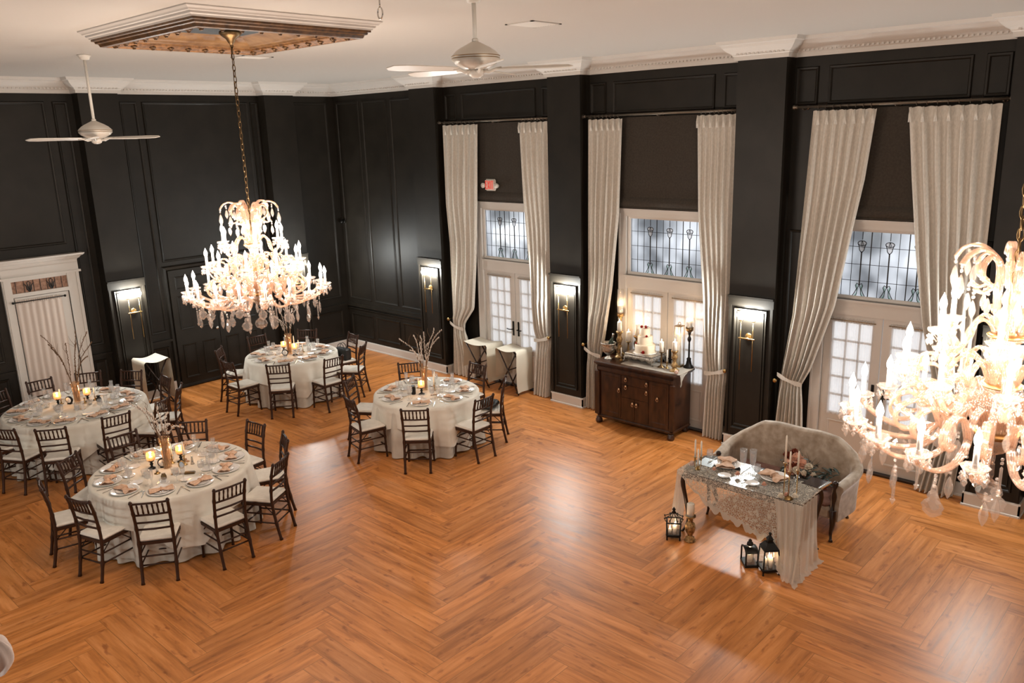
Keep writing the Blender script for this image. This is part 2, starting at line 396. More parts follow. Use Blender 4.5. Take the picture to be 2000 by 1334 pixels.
# far-wall mouldings
b = MB()
for a, c, z0, z1 in ((3.35-.6, 4.93, 2.88, 5.12), (5.04, 5.27, 1.12, 5.12), (5.04, 5.27, .28, .86), (6.08, 6.38, 1.10, 5.12), (6.08, 6.38, .26, .84), (6.46, 8.46, 2.36, 5.12), (8.50, 8.66, 1.12, 5.12), (9.42, 10.22, 1.12, 5.12), (9.42, 10.22, .26, .84),
                     (-1.5, .4, 1.12, 5.12), (.6, 2.4, 1.12, 5.12), (2.95, 3.75, 1.12, 2.7), (2.95, 3.75, .28, .86), (.6, 2.4, .28, .86), (-1.5, .4, .28, .86)): frame(b, PF, a, c, z0, z1)
for a, c in ((5.02, 5.36), (5.99, 6.44), (8.5, 8.68), (9.31, XR), (XL, 3.85)): b.box(a, c, YF-.045, YF, .93, .97)
trim(b, M_WALL, 'panel mouldings of the far wall')
b = MB(); frame(b, PF, 6.42, 8.36, 0.0, 2.29, .09, .04); trim(b, M_WALL, 'casing of the black double doors')
# cornice: follows walls and pilasters
def cornice():
    b = MB(); prof = [(0, HC), (.035, HC), (.04, HC+.05), (.055, HC+.06), (.06, HC+.075), (.10, HC+.10), (.15, HC+.15), (.17, HC+.18), (.20, HC+.19), (.215, HC+.23), (0, HC+.23)]
    path = [(XR, YN), (XR, PIL[3][0]), (XP, PIL[3][0]), (XP, PIL[3][1]), (XR, PIL[3][1]), (XR, PIL[2][0]), (XP, PIL[2][0]), (XP, PIL[2][1]), (XR, PIL[2][1]), (XR, PIL[1][0]), (XP, PIL[1][0]), (XP, PIL[1][1]), (XR, PIL[1][1]), (XR, PIL[0][0]), (XP, PIL[0][0]), (XP, PIL[0][1]), (XR, PIL[0][1]), (XR, YF),
            (PILF[1][1], YF), (PILF[1][1], YP), (PILF[1][0], YP), (PILF[1][0], YF), (PILF[0][1], YF), (PILF[0][1], YP), (PILF[0][0], YP), (PILF[0][0], YF), (XL, YF), (XL, YN)]
    n = len(path); nr = []
    for i in range(n):
        p = Vector(path[i]); a = Vector(path[i-1]); c = Vector(path[(i+1) % n])
        d0 = (p-a).normalized(); d1 = (c-p).normalized(); n0 = Vector((-d0.y, d0.x)); n1 = Vector((-d1.y, d1.x))
        nr.append(n0+n1 if (n0-n1).length > .1 else n0)
    v = [(path[i][0]+nr[i].x*o, path[i][1]+nr[i].y*o, z) for o, z in prof for i in range(n)]
    m = len(prof); f = [(k*n+i, k*n+(i+1)%n, (k+1)*n+(i+1)%n, (k+1)*n+i) for k in range(m-1) for i in range(n)]
    b.add(v, f)
    # dentils
    for i in range(n-2):
        p = Vector(path[i]); c = Vector(path[i+1]); L_ = (c-p).length
        if L_ < .3: continue
        d = (c-p)/L_; nn = Vector((-d.y, d.x)); k = int(L_/.055)
        for j in range(k):
            q = p+d*(j+.5)*L_/k; e = .013
            x = [q+d*e+nn*.05, q-d*e+nn*.05, q-d*e+nn*.078, q+d*e+nn*.078]
            b.add([(t.x, t.y, z) for z in (HC+.062, HC+.088) for t in x], [(3,2,1,0),(4,5,6,7),(2,3,7,6),(0,3,7,4),(1,2,6,5)])
    return b
trim(cornice(), M_TRIM, 'white dentil cornice around the ceiling')
# baseboards
def base(b, fn, u0, u1, basev, e=0):
    P = [(0,0),(.032,0),(.032,.022),(.02,.028),(.02,.15),(.012,.168),(0,.17)]
    v = [fn(u, z, d, base=basev) for u in (u0, u1) for d, z in P]; n = len(P)
    b.add(v, [(i, (i+1)%n, n+(i+1)%n, n+i) for i in range(n)]+[tuple(range(n)), tuple(range(2*n-1,n-1,-1))])
def PY(u, z, d, base): return (u, base-d, z)
def PYn(u, z, d, base): return (u, base+d, z)
b = MB()
base(b, PR, 11.84, YF, XR)
for (dc, a, c) in BAYS: base(b, PR, a, dc-DW, XR); base(b, PR, dc+DW, c, XR)
base(b, PR, YN, 1.66, XR)
for a, c in PIL: base(b, PR, a-.02, c+.02, XP); base(b, PYn, XP-.02, XR, c); base(b, PY, XP-.02, XR, a)
struct('baseboard_right', b, M_TRIM, label='white baseboard under the windows')
b = MB()
for a, c in ((XL, 3.85), (5.04, 5.36), (5.99, 6.42), (8.36, 8.68), (9.31, XR)): base(b, PF, a, c, YF)
for a, c in PILF:
    base(b, PF, a-.02, c+.02, YP)
    base(b, lambda u, z, d, base: (base+d, u, z), YP-.02, YF, c); base(b, lambda u, z, d, base: (base-d, u, z), YP-.02, YF, a)
struct('baseboard_far', b, M_TRIM, label='white baseboard of the far wall')

# ------------------------------------------------------------------ double doors with leaded transom windows
def bay_door(i, dc, nm):
    d = empty('door_%d' % i, (XR, dc, 0)); d['kind'] = 'structure'; d['label'] = 'cream french doors in the %s bay' % nm
    # local: x = into the wall (+) / room (-), y along
    b = MB(); o = DW
    b.box(-.03, .12, -o, -o+.13, 0, 3.16); b.box(-.03, .12, o-.13, o, 0, 3.16)
    b.box(-.03, .12, -o, o, 3.16, 3.25); b.box(-.06, 0, -o-.02, o+.02, 3.235, 3.275); b.box(-.045, 0, -o-.01, o+.01, 3.215, 3.24)
    b.box(-.02, .12, -o+.13, o-.13, 2.06, 2.26); b.box(-.05, 0, -o+.1, o-.1, 2.235, 2.26)
    b.box(-.04, -.028, -o, -o+.025, 0, 3.2); b.box(-.04, -.028, o-.025, o, 0, 3.2)
    b.build('casing', M_TRIM, d)
    MB().box(-.05, .1, -o+.13, o-.13, 0, .025).build('threshold', M_DKWOOD, d, label='dark threshold')
    for s, y0, y1 in ((1, .006, .725), (-1, -.725, -.006)):
        lf = MB(); g0, g1 = (y0+.115, y1-.11)
        lf.box(.02, .065, y0, g0, .03, 2.05); lf.box(.02, .065, g1, y1, .03, 2.05); lf.box(.02, .065, g0, g1, 1.95, 2.05); lf.box(.02, .065, g0, g1, .03, .72)
        fr = lambda u, z, q, base=0: (.02-q, u, z)
        frame(lf, fr, g0, g1, .14, .62, .03, .012)
        L = lf.build('door_leaf', M_TRIM, d)
        mu = MB()
        for k in range(1, 5): z = .72+k*1.23/5; mu.box(.035, .06, g0, g1, z-.012, z+.012)
        for k in (1, 2): yy = lerp(g0, g1, k/3); mu.box(.035, .06, yy-.01, yy+.01, .72, 1.95)
        mu.build('muntins', M_TRIM, L)
        MB().box(.048, .052, g0, g1, .72, 1.95).build('glass', M_CLR, L)
        h = MB(); yy = y0+.055 if s > 0 else y1-.055
        h.rbox(.005, .02, yy-.018, yy+.018, .93, 1.19, .004); h.tube([(.02, yy, 1.05), (-.035, yy, 1.05), (-.04, yy+s*.02, 1.05), (-.038, yy+s*.06, 1.045), (-.04, yy+s*.11, 1.055)], .009, 8)
        h.build('handle', M_IRON, L, label='black lever handle')
    w = empty('window_%d' % i, (XR, dc, 0)); w['kind'] = 'structure'; w['label'] = 'leaded frosted transom window over the doors of the %s bay' % nm
    g = MB(); g.box(.045, .05, -.68, .68, 2.28, 3.15).build('pane', M_FROST, w)
    fb = MB(); fr = lambda u, z, q, base=0: (.03-q, u, z)
    frame(fb, fr, -.73, .73, 2.26, 3.17, .05, .02); fb.build('sash', M_TRIM, w)
    l = MB(); t = .0035
    for k in range(-6, 7):
        yy = k*.1117
        if k % 3 == 0 and abs(k) in (0, 3): 
            l.box(.036, .045, yy-.003, yy+.003, 3.02, 3.14); l.box(.036, .045, yy-.007, yy+.007, 2.44, 2.87); continue
        q = .0055 if abs(k) == 2 else .0028; l.box(.038, .045, yy-q, yy+q, 2.285, 3.145)
    for z in (2.50, 2.71, 2.93): l.box(.038, .045, -.675, .675, z-.0028, z+.0028)
    l.build('lead_came', M_LEAD, w, label='dark lead lines')
    for yy in (-.335, 0, .335):
        fl = MB()
        P = [(yy+.052*cos(a), 2.975+.03*sin(a)) for a in [2*pi*k/16 for k in range(17)]]
        fl.tube([(.038, p, q) for p, q in P], .005, 5)
        for s in (1, -1):
            fl.tube([(.038, yy+s*.05, 2.97), (.038, yy+s*.034, 2.93), (.038, yy+s*.028, 2.89), (.038, yy, 2.855)], .005, 5)
            fl.tube([(.038, yy, 2.45), (.038, yy+s*.03, 2.47), (.038, yy+s*.045, 2.44), (.038, yy+s*.028, 2.40), (.038, yy+s*.05, 2.35), (.038, yy+s*.085, 2.29)], .005, 5)
            fl.tube([(.038, yy, 2.45), (.038, yy+s*.02, 2.40), (.038, yy+s*.025, 2.33), (.038, yy+s*.055, 2.29)], .004, 5)
        fl.tube([(.038, yy, 3.01), (.038, yy-.012, 2.96), (.038, yy, 2.94), (.038, yy+.012, 2.96), (.038, yy, 3.01)], .004, 5)
        q = fl.build('lily_tracery', M_LEAD, w)
        MB().box(.042, .0445, yy-.042, yy+.042, 2.95, 2.995).box(.042, .0445, yy-.026, yy+.026, 2.875, 2.95).build('opal_petals', M_WHITEG, q)
        e = MB()
        for s in (1, -1): e.add([(.042, yy+s*.03, 2.465), (.042, yy+s*.046, 2.43), (.042, yy+s*.03, 2.36), (.042, yy+s*.068, 2.30), (.042, yy+s*.03, 2.30), (.042, yy+s*.012, 2.41)], [(0,1,2,3,4,5)])
        e.build('green_leaves', M_GREENG, q)
M_CLR = clear('window_glass', (1,1,1), .3, .02)
for i, ((dc, a, c), nm) in enumerate(zip(BAYS, ('first', 'second', 'third'))): bay_door(i+1, dc, nm)
# sheers on the door leaves
def sheer(x0, x1, z0, z1, fn, folds, amp=.012, nm='sheer_curtain', mat=None, gap=.004, gather=0, **kw):
    root = empty(nm, fn((x0+x1)/2, z0, 0)); tag(root, **kw); o = Vector(root.location)
    def g(u, v):
        z = lerp(z0, z1-.045, v); y = lerp(x0, x1, u) + .004*sin(7*u*pi+3*v)
        y = lerp(y, (x0+x1)/2, gather*(1-v))
        return Vector(fn(y, z, gap+amp+amp*sin(folds*2*pi*u+.6*sin(5*v))*(.55+.45*(1-v))))-o
    MB().grid(g, folds*8, 8).build('voile_panel', mat or M_SHEER, root)
    MB().grid(lambda u, v: Vector(fn(lerp(x0, x1, u), lerp(z1-.045, z1+.012, v)+.006*sin(folds*9*u), gap+amp*(1+.8*sin(folds*6*pi*u))))-o, folds*12, 2).build('ruffled_heading', mat or M_SHEER, root)
    MB().tube([Vector(fn(x0-.02, z1-.02, gap+amp))-o, Vector(fn(x1+.02, z1-.02, gap+amp))-o], .006, 8).build('rod', M_BRASS, root)
fnR = lambda u, z, d: (XR+.018-d, u, z)
for (dc, a, c), nm in zip(BAYS, ('first', 'second', 'third')):
    for s, w in ((1, 'farther'), (-1, 'nearer')):
        y0, y1 = (dc+.1, dc+.64) if s > 0 else (dc-.64, dc-.1)
        sheer(y0, y1, .70, 2.0, fnR, 9, cat='curtain', label='white sheer voile on the %s leaf of the %s french doors' % (w, nm))

# ------------------------------------------------------------------ white door on the far wall
d = empty('door_4', (4.45, YF, 0)); d['kind'] = 'structure'; d['label'] = 'white door with cornice head and amber transom'
# local x along, y out of wall = negative
b = MB(); x0, x1 = -.575, .575
b.box(x0, x0+.13, -.05, 0, 0, 2.42); b.box(x1-.19, x1, -.05, 0, 0, 2.42); b.box(x0+.02, x0+.05, -.062, -.05, 0, 2.42); b.box(x1-.05, x1-.02, -.062, -.05, 0, 2.42)
b.box(x0+.13, x1-.19, -.04, 0, 2.38, 2.42); b.box(x0+.13, x1-.19, -.05, 0, 2.13, 2.19)
b.build('casing', M_TRIM, d)
b = MB(); b.box(x0-.03, x1+.03, -.08, 0, 2.42, 2.455); b.box(x0, x1, -.06, 0, 2.455, 2.64)
P = [(.06, 2.62), (.07, 2.64), (.09, 2.65), (.11, 2.68), (.15, 2.705), (.16, 2.73), (0, 2.73)]
v = []
for dd, z in P: v += [(x0-(dd-.06) if dd else x0-.1, 0, z), (x0-(dd-.06) if dd else x0-.1, -dd if dd else 0, z), (x1+(dd-.06) if dd else x1+.1, -dd if dd else 0, z), (x1+(dd-.06) if dd else x1+.1, 0, z)]
b.add(v, [(k*4+i, k*4+i+1, k*4+5+i, k*4+4+i) for k in range(len(P)-1) for i in range(3)])
for k in range(60): b.box(x0+.01+k*.019, x0+.018+k*.019, -.066, -.06, 2.575, 2.588)
b.build('entablature', M_TRIM, d)
MB().box(x0+.13, x1-.19, -.02, -.01, 2.19, 2.38).build('transom_pane', M_AMBG, d, label='amber patterned glass pane')
b = MB()
for xx in (-.38, -.26, -.12, -.02, .08, .2, .3): b.box(xx-.004, xx+.004, -.026, -.02, 2.19, 2.38)
for xx in (-.19, .14):
    for s in (1, -1):
        b.tube([(xx, -.025, 2.20), (xx+s*.03, -.025, 2.24), (xx+s*.035, -.025, 2.29), (xx+s*.07, -.025, 2.33)], [.012,.012,.008,.003], 6)
        b.tube([(xx, -.025, 2.22), (xx+s*.012, -.025, 2.28), (xx+s*.025, -.025, 2.34), (xx, -.025, 2.365)], [.01,.008,.006,.004], 6)
b.build('leaded_motif', M_LEAD, d)
b = MB(); b.box(x0+.14, x1-.2, -.035, -.005, .02, 2.12); b.build('door_leaf', M_TRIM, d)
b = MB(); b.box(x0+.135, x0+.142, -.04, -.03, .02, 2.12); b.box(x1-.202, x1-.195, -.04, -.03, .02, 2.12); b.build('door_gap', M_LEAD, d)
fnF = lambda u, z, dd: (u, YF-.04-dd, z)
sheer(4.02, 4.70, .06, 2.07, fnF, 7, .008, nm='sheer_curtain', mat=M_SHEERL, gap=.01, cat='curtain', label='off-white gathered voile on the white door by the far table')
rd = MB().tube([(0,0,0), (.74,0,0)], .008, 8).ball((-.015,0,0), .02).ball((.755,0,0), .02).build('curtain_rod', M_IRON, None, label='short black rod holding the voile on the white door', cat='curtain rod'); rd.location = (3.995, YF-.075, 2.055)

# ------------------------------------------------------------------ black double doors
for j, (a, c, nm) in enumerate(((6.52, 7.37, 'left'), (7.38, 8.25, 'right'))):
    d = empty('door_%d' % (5+j), (a, YF, 0)); d['kind'] = 'structure'; d['label'] = 'black panelled door, %s leaf of the pair' % nm
    w = c-a; b = MB(); b.box(0, w, -.03, 0, .01, 2.2)
    fr = lambda u, z, q, base=0: (u, -.03-q, z)
    for q0, q1 in ((.1, w/2-.06), (w/2+.06, w-.1)):
        frame(b, fr, q0, q1, .18, .82, .03, .016); frame(b, fr, q0, q1, 1.10, 1.72, .03, .016); frame(b, fr, q0, q1, 1.84, 2.08, .03, .016)
    b.build('door_leaf', M_WALL, d)
    if j == 0: MB().lathe([(.012,0),(.012,.03),(.03,.045),(.033,.06),(.02,.075),(.0,.078)], 12, M=T(w-.07, -.03, 1.02, rx=pi/2)).build('knob', M_SILV, d, label='silver door knob')

# ------------------------------------------------------------------ roman shades over the windows
for (dc, a, c), nm in zip(BAYS, ('first', 'second', 'third')):
    r = empty('roman_shade', (XR-.03, dc, 0), label='dark charcoal fabric shade drawn up above the %s leaded window' % nm, cat='window shade')
    MB().box(-.03, .0, -.9, .9, 3.44, 4.6).build('shade_panel', M_SHADE, r)
    b = MB(); b.grid(lambda u, v: (-.03-.035*sin(pi*v), lerp(-.905, .905, u), lerp(3.29, 3.45, v)), 2, 8); b.box(-.045, 0, -.905, .905, 3.285, 3.30); b.build('shade_fold', M_SHADE, r)
# ------------------------------------------------------------------ exit sign
e = empty('exit_sign', (XR-.072, 9.99, 3.57), label='small lit EXIT sign with twin lamps on the shade above the first window', cat='exit sign')
MB().rbox(-.05, 0, -.12, .12, -.10, .10, .03).build('housing', M_PLASTIC, e)
MB().box(-.056, -.05, -.105, .105, -.08, .08).build('face', bsdf('exit_face', (.80,.50,.44), .5), e, label='pale pink face')
def letters():
    b = MB(); h = .065; w = .036; t = .013
    def st(p, q):
        b.tube([(-.058, p[0], p[1]), (-.058, q[0], q[1])], .0068, 6)
    # seen from the room, +y is to the left
    for ch, cx in (('E', .075), ('X', .025), ('I', -.02), ('T', -.062)):
        L_, R_ = cx+w/2, cx-w/2
        if ch == 'E': st((L_,-h),(L_,h)); st((L_,h),(R_,h)); st((L_,0),(R_+.006,0)); st((L_,-h),(R_,-h))
        if ch == 'X': st((L_,-h),(R_,h)); st((L_,h),(R_,-h))
        if ch == 'I': st((cx,-h),(cx,h))
        if ch == 'T': st((L_,h),(R_,h)); st((cx,h),(cx,-h))
    return b
letters().build('lettering', M_GLOWX, e)
for s in (1, -1): MB().lathe([(.0,-.03),(.035,-.02),(.042,0),(.045,.03),(.0,.035)], 12, M=T(-.04, s*.155, -.01, ry=-pi/2)).build('emergency_lamp', M_PLASTIC, e)
# ------------------------------------------------------------------ linen curtains and rods
XC = 10.235
def curtain(outer, inner, pleats, label, group=None, seed=0, tiez=None):
    """outer/inner: [(z, y)] tables ascending in z; hangs in plane x=XC"""
    rr = random.Random(seed); ph = rr.random()*6
    yo = outer[-1][1]; root = empty('linen_curtain', (XC, yo, 0)); tag(root, label=label, cat='curtain')
    if tiez is None: tiez = 1.0
    wt = abs(interp(outer, tiez)-interp(inner, tiez)); wtop = abs(outer[-1][1]-inner[-1][1])
    jit = [rr.uniform(-.42, .42) for _ in range(pleats+2)]; am = [rr.uniform(.55, 1.25) for _ in range(pleats+2)]
    def g(u, v):
        z = lerp(.015, 4.585, v); a = interp(outer, z); b = interp(inner, z); w = abs(a-b)
        k = u*pleats; wig = jit[int(k)]*(1-abs(2*(k % 1)-1))
        uu = u + .5*wig/pleats*(1-v)
        y = lerp(a, b, uu)
        amp = lerp(.056, .040, v) * (1.25 if w < .4 else 1.0)
        if z > 4.42: amp *= .45
        tight = math.exp(-((z-tiez)/.11)**2); amp *= 1-.6*tight
        fold = sin(2*pi*k+wig*2.2); fold = math.copysign(abs(fold)**.85, fold)*am[int(k)]
        x = XC + amp*fold*(1-.3*v) + .006*sin(2*pi*k*2.3+4*v+ph)*(1-v) + .02*sin(3*z+ph)*sin(pi*u) - .03*math.exp(-((z-tiez-.5)/.4)**2)*sin(pi*u)
        zz = z + (.006*sin(2*pi*k*1.0) if v > .98 else 0)
        return (min(x, XR-.10)-XC, y-yo, zz)
    b = MB(); b.grid(g, pleats*12, 90).build('fabric', M_LINEN, root)
    # pinch heading
    for k in range(pleats):
        yy = lerp(outer[-1][1], inner[-1][1], (k+.75)/pleats)-yo; b = MB()
        for e in (-1, 0, 1): b.tube([(-.036, yy+e*.006, 4.585), (-.052, yy+e*.006, 4.50), (-.038, yy+e*.014, 4.42)], [.005,.008,.004], 6)
        b.build('pinch_pleat', M_LINEN, root)
    # tie band
    a = interp(outer, tiez)-yo; c = interp(inner, tiez)-yo; s = 1 if c < a else -1
    pts = []
    n = 14
    def band(u, v):
        y = lerp(a+s*.02, c-s*.02, u); x = -.062-.02*sin(pi*u); z = tiez+.02+.10*(1-u)**1.6*.9
        return (x, y, z+(v-.5)*.055*(1+.2*sin(3*pi*u)))
    MB().grid(band, n, 3).build('tie_band', M_TIE, root)
    return root
# (outer table, inner table)
curtain([(0,11.09),(1.0,11.03),(2.5,11.02),(3.2,11.07),(4.6,11.06)], [(0,10.47),(.5,10.56),(.92,10.72),(1.05,10.70),(1.35,10.45),(2.1,10.36),(3.2,10.27),(4.6,10.19)], 6, 'grey linen curtain, left one of the pair framing the window with the EXIT sign', seed=1, tiez=.92)
curtain([(0,8.70),(1,8.64),(4.6,8.64)], [(0,9.02),(.96,8.95),(1.2,9.0),(2.2,9.08),(3.3,9.18),(4.6,9.24)], 5, 'grey linen curtain, right one of the pair framing the window with the EXIT sign', seed=2, tiez=.98)
curtain([(0,7.92),(.85,7.88),(2,7.85),(4.6,7.83)], [(0,7.62),(.9,7.60),(1.25,7.52),(2.08,7.38),(3.2,7.26),(4.6,7.21)], 6, 'grey linen curtain to the left of the cake sideboard', seed=3, tiez=.92)
curtain([(0,5.44),(1,5.40),(4.6,5.38)], [(0,5.74),(.94,5.70),(1.2,5.72),(2.0,5.80),(3.25,5.92),(4.6,5.97)], 6, 'grey linen curtain to the right of the cake sideboard', seed=4, tiez=.98)
curtain([(0,4.67),(1.1,4.60),(2,4.48),(4.6,4.36)], [(0,4.22),(.8,4.27),(1.07,4.30),(1.3,4.19),(2.18,3.93),(3.15,3.78),(3.77,3.68),(4.6,3.60)], 7, 'grey linen curtain tied back above the velvet settee', seed=5, tiez=1.07)
curtain([(0,2.36),(1,2.30),(4.6,2.30)], [(0,2.80),(1.0,2.62),(1.25,2.66),(2.05,2.88),(2.9,3.03),(3.78,3.15),(4.6,3.25)], 7, 'grey linen curtain half hidden by the large crystal chandelier', seed=6, tiez=1.02)
for y0, y1, nm, rgs in ((8.60, 11.10, 'first', ((10.22, 11.04), (8.68, 9.2))), (5.36, 7.88, 'second', ((7.24, 7.80), (5.42, 5.94))), (2.24, 4.56, 'third', ((3.62, 4.34), (2.34, 3.22)))):
    r = MB().tube([(0, y0-y1, 0), (0, 0, 0)], .016, 10).build('curtain_rod', M_ROD, None, cat='curtain rod', label='bronze curtain rod over the %s window from the corner' % nm); r.location = (XC, y1, 4.635)
    for y in (0, y0-y1): MB().lathe([(.012,0),(.026,.006),(.018,.02),(.034,.045),(.02,.07),(0,.078)], 10, M=T(0, y, 0, rx=-pi/2 if y == 0 else pi/2)).build('finial', M_ROD, r)
    for y in (-.06, (y0-y1)/2, y0-y1+.06): MB().tube([(0, y, -.018), (.06, y, -.03), (.15, y, -.005)], .009, 6).lathe([(.03,0),(.026,.012)], 10, M=T(.155, y, -.005, ry=-pi/2)).build('bracket', M_ROD, r)
    first = None
    for a, c in rgs:
        for k in range(8):
            y = lerp(a, c, (k+.5)/8)-y1
            if first is None:
                first = MB().tube([(.024*cos(t), 0, -.006+.024*sin(t)) for t in [2*pi*i/12 for i in range(12)]], .004, 5, closed=True).build('curtain_ring', M_ROD, r); first.location = (0, y, 0)
            else: q = first.copy(); link(q, r); q.location = (0, y, 0)
for y, nm in ((11.07, 'of the first window, toward the corner'), (8.63, 'of the first window, toward the second'), (7.90, 'left of the cake sideboard'), (5.385, 'right of the cake sideboard'), (4.64, 'above the left arm of the settee')):
    h = MB().lathe([(.022,0),(.03,.012),(.024,.03),(.012,.045),(.009,.06),(.009,.24),(.02,.25),(.02,.26)], 12, M=T(ry=pi/2)).build('curtain_holdback', M_BRASS, None, cat='curtain holdback', label='small brass holdback knob %s' % nm)
    h.location = (XR-.26-.002, y, 1.09)

# ------------------------------------------------------------------ twin-globe sconces
def lamp(name, loc, watts, col, size, parent=None):
    l = bpy.data.lights.new(name, 'POINT'); l.energy = watts; l.color = col; l.shadow_soft_size = size; l.use_soft_falloff = False
    o = bpy.data.objects.new(name, l); link(o, parent); o.location = loc; return o
def sconce(loc, rz, label):
    e = empty('wall_sconce', loc, rz); tag(e, label=label, cat='wall sconce')
    MB().lathe([(.052,0),(.052,.008),(.044,.014),(0,.015)], 20, M=T(0,0,1.64,rx=pi/2)).build('back_plate', M_BRASS, e)
    MB().rbox(-.12, .12, -.075, -.06, 1.615, 1.635, .004).tube([(0, 0, 1.63), (0, -.06, 1.63)], .008, 8).build('cross_bar', M_BRASS, e)
    for x in (-.09, .09):
        MB().tube([(x, -.067, 1.17), (x, -.067, 1.88)], .0055, 8).build('rod', M_BRASS, e)
        MB().lathe([(.012,1.87),(.03,1.875),(.03,1.89)], 12, c=(x,-.067,0)).build('globe_holder', M_BRASS, e)
        MB().ball((x, -.075, 1.945), .052, 14, 10).build('globe', M_SCON, e)
        lamp('sconce_lamp', (x, -.075, 1.945), L_SCONCE/2, (.97, 1.0, .97), .056, e)
    return e
for y, nm in ((11.51, 'brass rod sconce with glowing globes on the pilaster left of the first window'), (8.25, 'brass rod sconce with glowing globes between first and second windows'), (5.04, 'brass rod sconce with glowing globes above the velvet settee'), (1.95, 'brass rod sconce behind the large chandelier')):
    sconce((XP-.012, y, 0), -pi/2, nm)
for y, nm in ((1.95, 'nearest the viewer'), (5.04, 'second from the viewer'), (8.25, 'third from the viewer'), (11.51, 'farthest from the viewer')): sconce((XL+.012, y, 0), pi/2, 'added unseen brass rod sconce on the wall opposite the windows, '+nm)  # out-of-view sconces added as neutral fill light for the curtains
sconce((5.735, YP-.012, 0), 0, 'brass rod sconce with glowing globes right of the white door')
sconce((8.995, YP-.012, 0), 0, 'brass rod sconce on the far wall hidden behind the hanging chandelier')

# ------------------------------------------------------------------ ceiling medallion
MX, MY = 4.22, 7.40
md = empty('ceiling_medallion', (MX, MY, ZC), label='square carved ceiling frame, white outside and gilded inside, above the chandelier', cat='ceiling medallion')
def sqframe(b, prof, hx, hy):
    v = []
    for o, z in prof: v += [(-hx+o,-hy+o,z),(hx-o,-hy+o,z),(hx-o,hy-o,z),(-hx+o,hy-o,z)]
    return b.add(v, [(k*4+i, k*4+(i+1)%4, (k+1)*4+(i+1)%4, (k+1)*4+i) for k in range(len(prof)-1) for i in range(4)])
HX, HY = .95, 1.07
sqframe(MB(), [(0,0),(0,-.010),(.02,-.025),(.03,-.038),(.045,-.042),(.05,-.058),(.065,-.066),(.07,-.078),(.09,-.078)], HX, HY).build('white_moulding', M_TRIM, md)
sqframe(MB(), [(.08,-.078),(.08,-.095),(.10,-.10),(.105,-.115),(.125,-.122),(.135,-.145),(.155,-.15),(.17,-.15)], HX, HY).build('brown_moulding', vary(bsdf('stained_oak', (.12,.06,.02), .4), (.06,.027,.008), (.15,.07,.022), 20), md)
M_ROSE = vary(bsdf('dark_gilt_rosette', (.12,.05,.015), .45, .3), (.05,.022,.008), (.2,.1,.03), 40)
M_CARV = vary(bsdf('gilded_carving', (.35,.17,.05), .5, .1), (.10,.04,.010), (.28,.125,.035), 22, bump=.6, bscale=60)
b = sqframe(MB(), [(.17,-.15),(.18,-.142),(.20,-.138),(.26,-.125),(.27,-.118),(.275,-.105),(.29,-.10)], HX, HY)
b.build('gilded_frame', M_CARV, md)
b = sqframe(MB(), [(.29,-.10),(.30,-.085),(.33,-.08),(.345,-.066),(.36,-.06),(.44,-.035),(.49,-.022),(.51,-.012),(.54,-.010)], HX, HY)
b.build('inner_cove', vary(bsdf('gilded_cove', (.3,.15,.05), .5, .1), (.13,.058,.018), (.26,.14,.055), 6, bump=.2), md)
for s in (1, -1):
    for k in range(9):
        t = lerp(-.72, .72, k/8)
        for c in ((s*(HX-.235), t*HY/HX), (t, s*(HY-.235))):
            MB().ball((0,0,0), .034, 8, 5, sq=(1,1,.6)).lathe([(.012,-.03),(.02,-.015)], 6).build('carved_rosette', M_ROSE, md).location = (c[0], c[1], -.13)
MB().box(-HX+.52, HX-.52, -HY+.52, HY-.52, -.011, -.006).build('painted_panel', M_BLUEART, md, label='dark blue painted centre')

